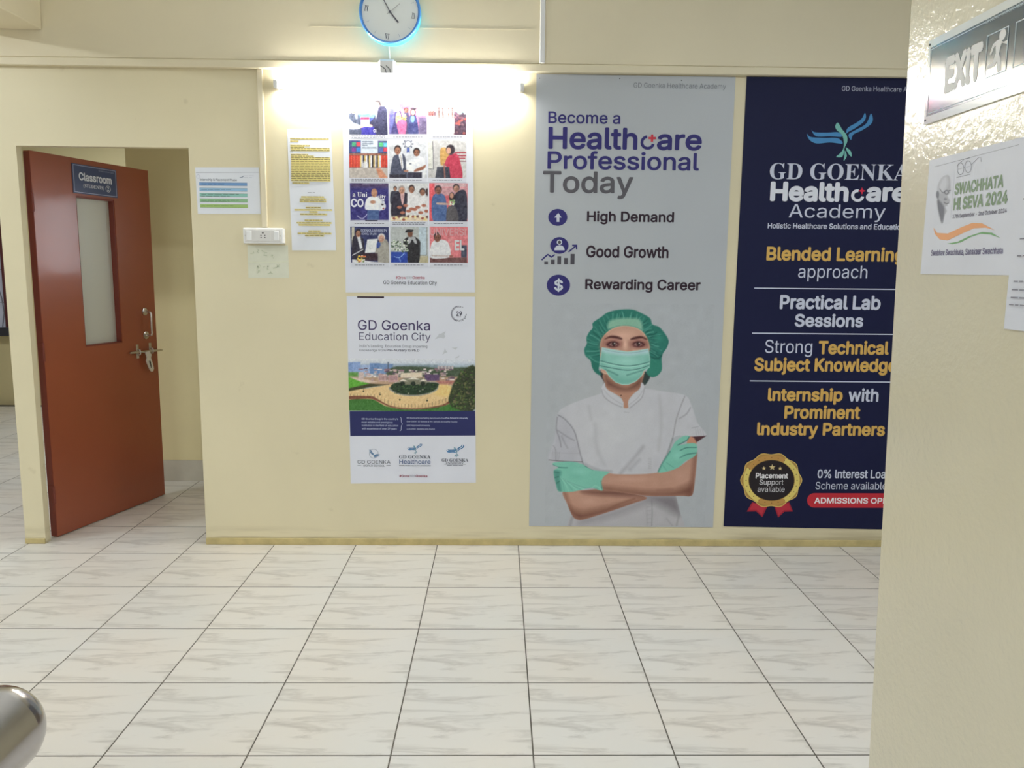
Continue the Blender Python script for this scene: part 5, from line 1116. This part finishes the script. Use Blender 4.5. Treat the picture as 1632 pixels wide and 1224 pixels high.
for q in ([(1040, 548), (1075, 510), (1090, 485), (1105, 490), (1160, 460), (1145, 500), (1155, 520), (1135, 542), (1105, 530), (1070, 540)], [(1120, 722), (1140, 680), (1150, 642), (1165, 680), (1180, 688), (1150, 698)], [(1220, 640), (1255, 640), (1292, 632), (1280, 645), (1262, 664), (1245, 650)], [(1250, 762), (1275, 740), (1310, 722), (1298, 748), (1278, 752)]): pr = Print(PP, 0.0004); pr.poly(q, BG_, z=ZG); pr.build('bird_silhouette', p2)
pr = Print(PP, 0.0004); NV = (38, 42, 88); pr.poly([(120, 316), (1520, 314), (1524, 588), (128, 594)], NV, z=ZH); TX = (176, 182, 204)
for t_, a, b, c, d in (("GD Goenka Group is the country's", 255, 392, 660, 418), ('most reliable and prestigious', 255, 430, 600, 455), ('institution in the field of education', 258, 466, 662, 487), ('with experience of over 29 years', 258, 500, 645, 528),
                       ('GD Goenka Group Setting benchmarks from', 757, 385, 1188, 405), ('Pre-School to University', 1192, 385, 1440, 405), ('Over 100 K-12 Schools & Pre-schools Across the Country', 757, 425, 1322, 445), ('UGC Approved University', 757, 467, 1015, 489), ('1,00,000+ Students and Alumni', 757, 507, 1070, 526)):
    pr.text(t_, a, b, c, d, TX, 0.006 if a != 1192 else 0.02, z=ZH)
pr.line([(680, 382), (694, 390), (696, 440), (711, 460), (696, 480), (694, 528), (680, 538)], 0.6, TX, z=ZH)
pr.build('navy_band', p2)
pr = Print(PP, 0.0004)
def minibird(cx, cy, s, flip=1):    # the same emblem, small
    z = (540+(cx-868*s*flip)/6.995, 610+(cy-470*s)/6.995, 6.995/s) if flip > 0 else None
    bird(pr, z, (62, 112, 156), (80, 130, 150))
minibird(845, 718, 0.36); minibird(1298, 738, 0.44)
pr.disc(390, 790, 52, 52, (120, 130, 150), z=ZH, r0=0.93)
for q in ([(335, 738), (352, 770), (385, 800), (380, 806), (345, 776)], [(345, 735), (365, 765), (392, 795), (388, 802), (356, 768)], [(385, 812), (420, 796), (465, 800), (430, 806), (392, 822)], [(392, 824), (430, 810), (460, 818), (425, 820), (398, 834)]): pr.poly(q, (66, 108, 146), z=ZH)
TG = (88, 92, 104)
pr.text('GD GOENKA', 208, 862, 575, 903, TG, -0.005, z=ZH); pr.text('WORLD SCHOOL', 272, 914, 512, 935, TG, 0, z=ZH); pr.rect(208, 921, 252, 926, TG, z=ZH); pr.rect(530, 919, 576, 924, TG, z=ZH)
pr.text('GD GOENKA', 672, 806, 1023, 845, (70, 78, 92), -0.022, 'serif', z=ZH); pr.text('Healthcare', 675, 856, 1023, 904, (72, 92, 132), 0.01, z=ZH); pr.text('Holistic Healthcare Solutions and Education', 675, 915, 1027, 930, TG, 0.01, z=ZH)
pr.text('GD GOENKA', 1147, 846, 1443, 880, (70, 74, 86), -0.022, 'serif', z=ZH); pr.text('UNIVERSITY', 1193, 886, 1393, 906, (110, 112, 122), -0.02, 'serif', z=ZH); pr.rect(1175, 909, 1420, 911.5, (130, 132, 140), z=ZH); dashes(pr, 1208, 1385, 920, TG, 0.7, z=ZH, seed=5, lo=10, hi=22)
pr.text('#Grow', 675, 1025, 786, 1052, (138, 40, 68), 0.01, z=ZH); pr.text('With', 788, 1025, 856, 1052, (160, 158, 166), 0, z=ZH); pr.text('Goenka', 858, 1025, 987, 1052, (138, 40, 68), 0.012, z=ZH)
pr.build('logo_row', p2)

# ---------- yellow-marked notice
n1 = quad_sheet('notice', BACK, (457.5, 206), (527.5, 206.5), (536, 399), (465.5, 399), M_PAPER, 0.0008, 0.0006); tag(n1, 'narrow white notice with yellow highlighted text beside the photo poster', 'notice')
NP = shift(BACK, 0.0014); ZN = (440, 190, 5.325); YL = (220, 204, 136); TK = (88, 78, 52)
pr = Print(NP, 0.0004); lines = [(118, 448, 167), (118, 190, 187), (120, 288, 224), (120, 240, 237), (121, 454, 250), (122, 454, 264), (124, 272, 302), (125, 320, 315)]
lines += [(126, 458, 329+14.7*k) for k in range(14)]+[(135, 278, 542)]
lines += [(208, 402, 661), (196, 418, 679), (196, 420, 698), (246, 374, 751), (150, 470, 770), (276, 346, 788), (198, 426, 807), (236, 388, 859), (168, 464, 880), (184, 450, 898), (266, 368, 950), (176, 462, 970), (238, 398, 989)]
for k, (a, b, y) in enumerate(lines): pr.rect(a+(y-167)*0.012, y-7.2, b+(y-167)*0.012, y+7.2, YL, z=ZN)
pr.build('highlighting', n1)
pr = Print(NP, 0.0008)
for k, (a, b, y) in enumerate(lines): dashes(pr, a+(y-167)*0.012+2, b+(y-167)*0.012-2, y, TK if y > 190 else (150, 132, 84), 0.85, z=ZN, seed=k, lo=5, hi=16, gap=2)
dashes(pr, 275, 336, 625, (110, 110, 120), 0.7, z=ZN, seed=77, lo=6, hi=12); dashes(pr, 124, 148, 280, TK, 0.8, z=ZN, seed=78, lo=6, hi=12)
pr.build('text_lines', n1)

# ---------- placement chart
n2 = quad_sheet('notice', BACK, (311, 267), (413, 267), (415.5, 341), (315.5, 341), M_PAPER, 0.0008, 0.0006); tag(n2, 'landscape white chart with five blue to green bars right of the doorway', 'notice')
ZP = (280, 240, 5.5636); pr = Print(NP, 0.0004)
pr.line([(180, 196), (738, 193)], 0.6, (150, 152, 160), z=ZP); pr.text('Internship & Placement Phase', 217, 248, 543, 274, (96, 100, 112), 0.008, z=ZP)
pr.disc(200, 230, 17, 17, (168, 172, 186), z=ZP, r0=0.85); pr.poly([(565, 238), (590, 232), (604, 220), (598, 236), (570, 242)], (120, 130, 150), z=ZP); dashes(pr, 608, 700, 224, (160, 164, 178), 0.6, z=ZP, seed=3, lo=8, hi=20); dashes(pr, 608, 680, 238, (176, 180, 190), 0.5, z=ZP, seed=4, lo=8, hi=20)
pr.build('lettering', n2)
for k, (y, c) in enumerate(((297, (108, 144, 188)), (346, (138, 174, 202)), (394, (134, 182, 172)), (442, (136, 176, 136)), (491, (150, 180, 108)))):
    pr = Print(NP, 0.0004); pr.rect(209+2*k, y-14, 634+1.5*k, y+15, c, z=ZP); q = 0.85; d = tuple(int(x*0.62) for x in c)
    pr.rect(209+2*k, y-14, 634+1.5*k, y-12, d, z=ZP); pr.rect(209+2*k, y+13, 634+1.5*k, y+15, d, z=ZP); dashes(pr, 228, (430, 490, 560, 560, 520)[k], y-1 if k != 2 else y-7, d, 0.7, z=ZP, seed=k+9, lo=8, hi=24)
    if k in (2, 3): dashes(pr, 228, 480, y+9, d, 0.6, z=ZP, seed=k+19, lo=8, hi=24)
    pr.build('bar', n2)

# ---------- faded sheet under the switch box
M_FADE = mat('pale_green_faded_paper', (200, 200, 182), 0.35, coat=0.3, noise=0.03, nscale=20)
n3 = quad_sheet('faded_sheet', BACK, (394.5, 391), (459, 391), (460.5, 443), (396, 443), M_FADE, 0.0006, 0.0004); tag(n3, 'pale green faded plastic sheet below the switch box', 'sheet')
FP = shift(BACK, 0.001); ZQ = (280, 240, 5.5636); pr = Print(FP, 0.0003); FC = (172, 178, 152)
rr = random.Random(11)
for cx, cy2 in ((730, 1025), (815, 1025), (905, 1025), (740, 1070), (850, 1070), (780, 900), (860, 935), (710, 880)):
    for q in range(3):
        x, y = cx+rr.uniform(-22, 22), cy2+rr.uniform(-16, 16); pr.line([(x, y), (x+rr.uniform(-18, 18), y+rr.uniform(6, 16)), (x+rr.uniform(-26, 26), y+rr.uniform(10, 26))], rr.uniform(0.5, 1.2), FC, z=ZQ)
for cx in (728, 818, 905): pr.disc(cx, 1027, 7, 7, (144, 150, 130), z=ZQ, n=10)
pr.line([(640, 985), (760, 992), (1000, 984)], 0.6, (212, 214, 190), z=ZQ); pr.build('faint_marks', n3)

# ================================================================== SIGNS ON THE SIDE WALL
M_SW = mat('white_acrylic_sign', (214, 218, 226), 0.08, coat=0.8); M_SN = mat('dark_teal_acrylic', (52, 74, 92), 0.07, coat=0.9)
ZX = (1400, 0, 5.099)
u0, v1 = SIDE.uv(1486.3, 66); v0 = SIDE.uv(1476.8, 199)[1]; u1 = u0+0.40
tl = math.radians(1.0)     # its top stands a little off the wall
EXP = Plane(np.array((XS, 0, v0))-np.array((0, 0, 1))*0, (0, -1, 0), (-math.sin(tl), 0, math.cos(tl)), (-math.cos(tl), 0, -math.sin(tl)))
EXP.O = np.array((XS, 0.0, v0)); v1 = v1-v0; vz = v0; v0 = 0.0
ex = sheet_uv('exit_sign', EXP, u0, v0, u1, v1, M_SW, th=0.004, base=0.0005); tag(ex, 'white-edged dark EXIT sign with a running man on the glossy side wall', 'sign')
SP = shift(EXP, 0.0045); hgt = v1-v0
pn = sheet_uv('dark_panel', EXP, u0+0.009, v0+0.015, u1-0.009, v1-0.015, M_SN, th=0.0006, base=0.0046, parent=ex)
SP2 = shift(EXP, 0.0052); pr = Print(SP2, 0.0002); CW = (226, 230, 236)
framep(pr, u0+0.0125, v0+0.0185, u1-0.0125, v1-0.0185, 0.0016, (190, 204, 216))
tu = lambda t, a, b, c, d, col, bold=0.0: tuv(pr, t, a, b, c, d, col, bold)
eu0 = SP2.uv(1507, 110)[0]; eu1 = SP2.uv(1566, 95)[0]
ev1 = SP2.uv(1553, 71.5)[1]; ev0 = ev1-0.068
tu('EXIT', eu0, ev0, eu1, ev1, CW, 0.05)
ta = SP2.uv(1571, 34)[0]; tb = SP2.uv(1632, 8)[0]; tv = SP2.uv(1571, 31.5)[1]; tu('GD Goenka Healthcare Academy', ta, tv-0.0095, tb+0.012, tv, (176, 190, 196))
ma, mb = SP2.uv(1574, 57)[0], SP2.uv(1609, 40)[0]; mt_ = SP2.uv(1574, 57)[1]; mbm = SP2.uv(1570, 126)[1]
framep(pr, ma, mbm, mb, mt_, 0.0018, (196, 210, 222)); pr.build('lettering', ex)
pr = Print(SP2, 0.0002); wI, hI = mb-ma, mt_-mbm
def man(pts): pr.uvpoly([(ma+wI*x, mbm+hI*y) for x, y in pts], CW)
# head, torso, arms and legs of the running figure in the frame's own proportions
pr.uvpoly([(ma+wI*0.72+0.0095*math.cos(a*math.pi/9), mbm+hI*0.86+0.0095*math.sin(a*math.pi/9)) for a in range(18)], CW)
man([(0.46, 0.78), (0.60, 0.79), (0.68, 0.74), (0.95, 0.60), (0.99, 0.64), (0.97, 0.69), (0.72, 0.68), (0.66, 0.60), (0.62, 0.46), (0.70, 0.34), (0.77, 0.06), (0.60, 0.03), (0.55, 0.30), (0.42, 0.22), (0.09, 0.20), (0.08, 0.29), (0.34, 0.32), (0.46, 0.50), (0.44, 0.68), (0.36, 0.66), (0.24, 0.50), (0.17, 0.54), (0.30, 0.74)])
pr.build('running_figure', ex)
pr = Print(SP2, 0.0002); a0_ = mb+0.018; framep(pr, a0_, mbm, a0_+0.055, mt_, 0.0018, (196, 210, 222))
pr.uvpoly([(a0_+0.008, (mbm+mt_)/2+0.006), (a0_+0.03, (mbm+mt_)/2+0.006), (a0_+0.03, (mbm+mt_)/2+0.018), (a0_+0.047, (mbm+mt_)/2), (a0_+0.03, (mbm+mt_)/2-0.018), (a0_+0.03, (mbm+mt_)/2-0.006), (a0_+0.008, (mbm+mt_)/2-0.006)], CW) if False else None
pr.build('blank_frame', ex)
for v in (v0+0.008, v1-0.008):
    for u in (u0+0.005, u1-0.005):
        q = EXP.at(u, v, 0.004); g = G(); g.tube([q, q+np.array((-0.002, 0, 0))], 0.0024, 10); g.build('screw', M_DK, ex)
# cleanliness drive sheet
ZW = (1440, 220, 3.823)
su0, sv1 = SIDE.uv(1482.6, 255.8); sv0 = SIDE.uv(1470, 437)[1]; su1 = su0+0.315
M_PS = mat('white_copier_paper', (202, 205, 216), 0.5, noise=0.02, nscale=8)
s1 = sheet_uv('notice', SIDE, su0, sv0, su1, sv1, M_PS, th=0.0008, base=0.0006); tag(s1, 'white cleanliness notice with orange and green swoosh on the side wall', 'notice')
WP = shift(SIDE, 0.0014); pr = Print(WP, 0.0003); GG = (150, 170, 146)
def wt(t, xl, yt, yb, xr, c, bold=0.0):     # left x, top and bottom at the left end, right x
    v1_ = WP.uv(xl, yt)[1]; v0_ = WP.uv(xl, yb)[1]; tuv(pr, t, WP.uv(xl, (yt+yb)/2)[0], v0_, WP.uv(xr, (yt+yb)/2-12)[0], v1_, c, bold)
wt('SWACHHATA', 1521.9, 292.0, 311.2, 1600, (130, 150, 126), 0.035); wt('HI SEVA 2024', 1520.0, 315.5, 335.8, 1606.6, (130, 150, 126), 0.035)
wt('17th September - 2nd October 2024', 1518.7, 342.0, 349.8, 1605.2, (104, 100, 116), 0.012)
wt('Swabhav Swachhata, Sanskaar Swachhata', 1484.2, 398.5, 409.8, 1599.6, (104, 98, 130), 0.015)
pr.build('lettering', s1)
pr = Print(WP, 0.0003)
pr.poly([(183, 545), (205, 578), (270, 582), (350, 545), (420, 517), (480, 520), (555, 560), (500, 546), (430, 550), (340, 590), (270, 624), (222, 618), (192, 585)], (224, 160, 118), z=ZW)
pr.poly([(265, 643), (330, 632), (400, 598), (480, 572), (540, 577), (592, 610), (530, 588), (470, 584), (410, 604), (350, 636), (300, 647)], (120, 164, 120), z=ZW)
pr.build('swoosh', s1)
pr = Print(WP, 0.0003); GY = (128, 130, 142)
pr.line([(192, 175), (705, 40)], 0.6, GY, z=ZW); pr.disc(348, 187, 21, 38, GY, z=ZW, r0=0.88); pr.disc(395, 175, 21, 38, GY, z=ZW, r0=0.88); pr.line([(330, 165), (372, 128), (405, 122)], 0.7, GY, z=ZW); pr.line([(415, 162), (455, 122), (472, 116), (474, 145)], 0.7, GY, z=ZW); pr.line([(368, 180), (376, 178)], 0.7, GY, z=ZW)
pr.line([(335, 190), (360, 184)], 0.7, (150, 152, 162), z=ZW); pr.line([(384, 178), (406, 172)], 0.7, (150, 152, 162), z=ZW); pr.line([(325, 240), (410, 221)], 0.8, (150, 152, 162), z=ZW); pr.build('spectacles_emblem', s1)
PA = Paint(WP, 1491, 276, 1518, 358, 0.0014, (202, 205, 216)); PA.z = ZW
PA.poly([(207, 340), (210, 290), (232, 245), (262, 224), (282, 236), (288, 290), (286, 330), (268, 352), (284, 384), (268, 398), (268, 412), (256, 420), (264, 446), (250, 470), (236, 520), (222, 480), (208, 420)], (168, 170, 180), 1.0)
PA.poly([(215, 300), (236, 250), (262, 234), (270, 280), (250, 320), (225, 330)], (196, 198, 208), 3, 0.9); PA.poly([(208, 380), (236, 400), (250, 440), (238, 516), (222, 480)], (104, 106, 118), 1.6, 0.9)
PA.line([(222, 310), (240, 332), (262, 326), (286, 318)], 0.9, (70, 72, 84), .5); PA.ell(263, 330, 14, 14, (96, 98, 110), .3, .9); PA.ell(263, 330, 8, 8, (180, 182, 192), .4, .9); PA.ell(208, 345, 9, 22, (110, 112, 124), .4, .9); PA.line([(248, 392), (262, 400), (276, 396)], 1.2, (80, 82, 94), .6); PA.ell(256, 372, 10, 8, (120, 122, 134), .5, .8); PA.line([(214, 330), (212, 400), (226, 470)], 0.9, (90, 92, 104), .8, .8)
PA.build('portrait_sketch', s1, 0.0003)
# second sheet at the frame's edge
s2u0 = SIDE.uv(1603.2, 524)[0]; s2v0 = SIDE.uv(1603.2, 524)[1]
s2 = sheet_uv('notice', SIDE, s2u0, s2v0, s2u0+0.21, s2v0+0.297, M_PS, th=0.0008, base=0.0030); tag(s2, 'white printed sheet cut off by the right edge of the view', 'notice')
pr = Print(shift(SIDE, 0.0038), 0.0003)
for k, (a, w_) in enumerate(((0.02, 0.17), (0.02, 0.15), (0.022, 0.16), (0.02, 0.12), (0.018, 0.15), (0.016, 0.15), (0.016, 0.13), (0.014, 0.16))):
    y = s2v0+(0.235, 0.215, 0.150, 0.122, 0.080, 0.066, 0.053, 0.041)[k]; rr = random.Random(k); x = a
    while x < a+w_:
        q = rr.uniform(0.008, 0.022); pr.uvpoly([(s2u0+x, y), (s2u0+x+q, y), (s2u0+x+q, y+0.0022), (s2u0+x, y+0.0022)], (128, 128, 140)); x += q+0.003
pr.build('text_lines', s2)
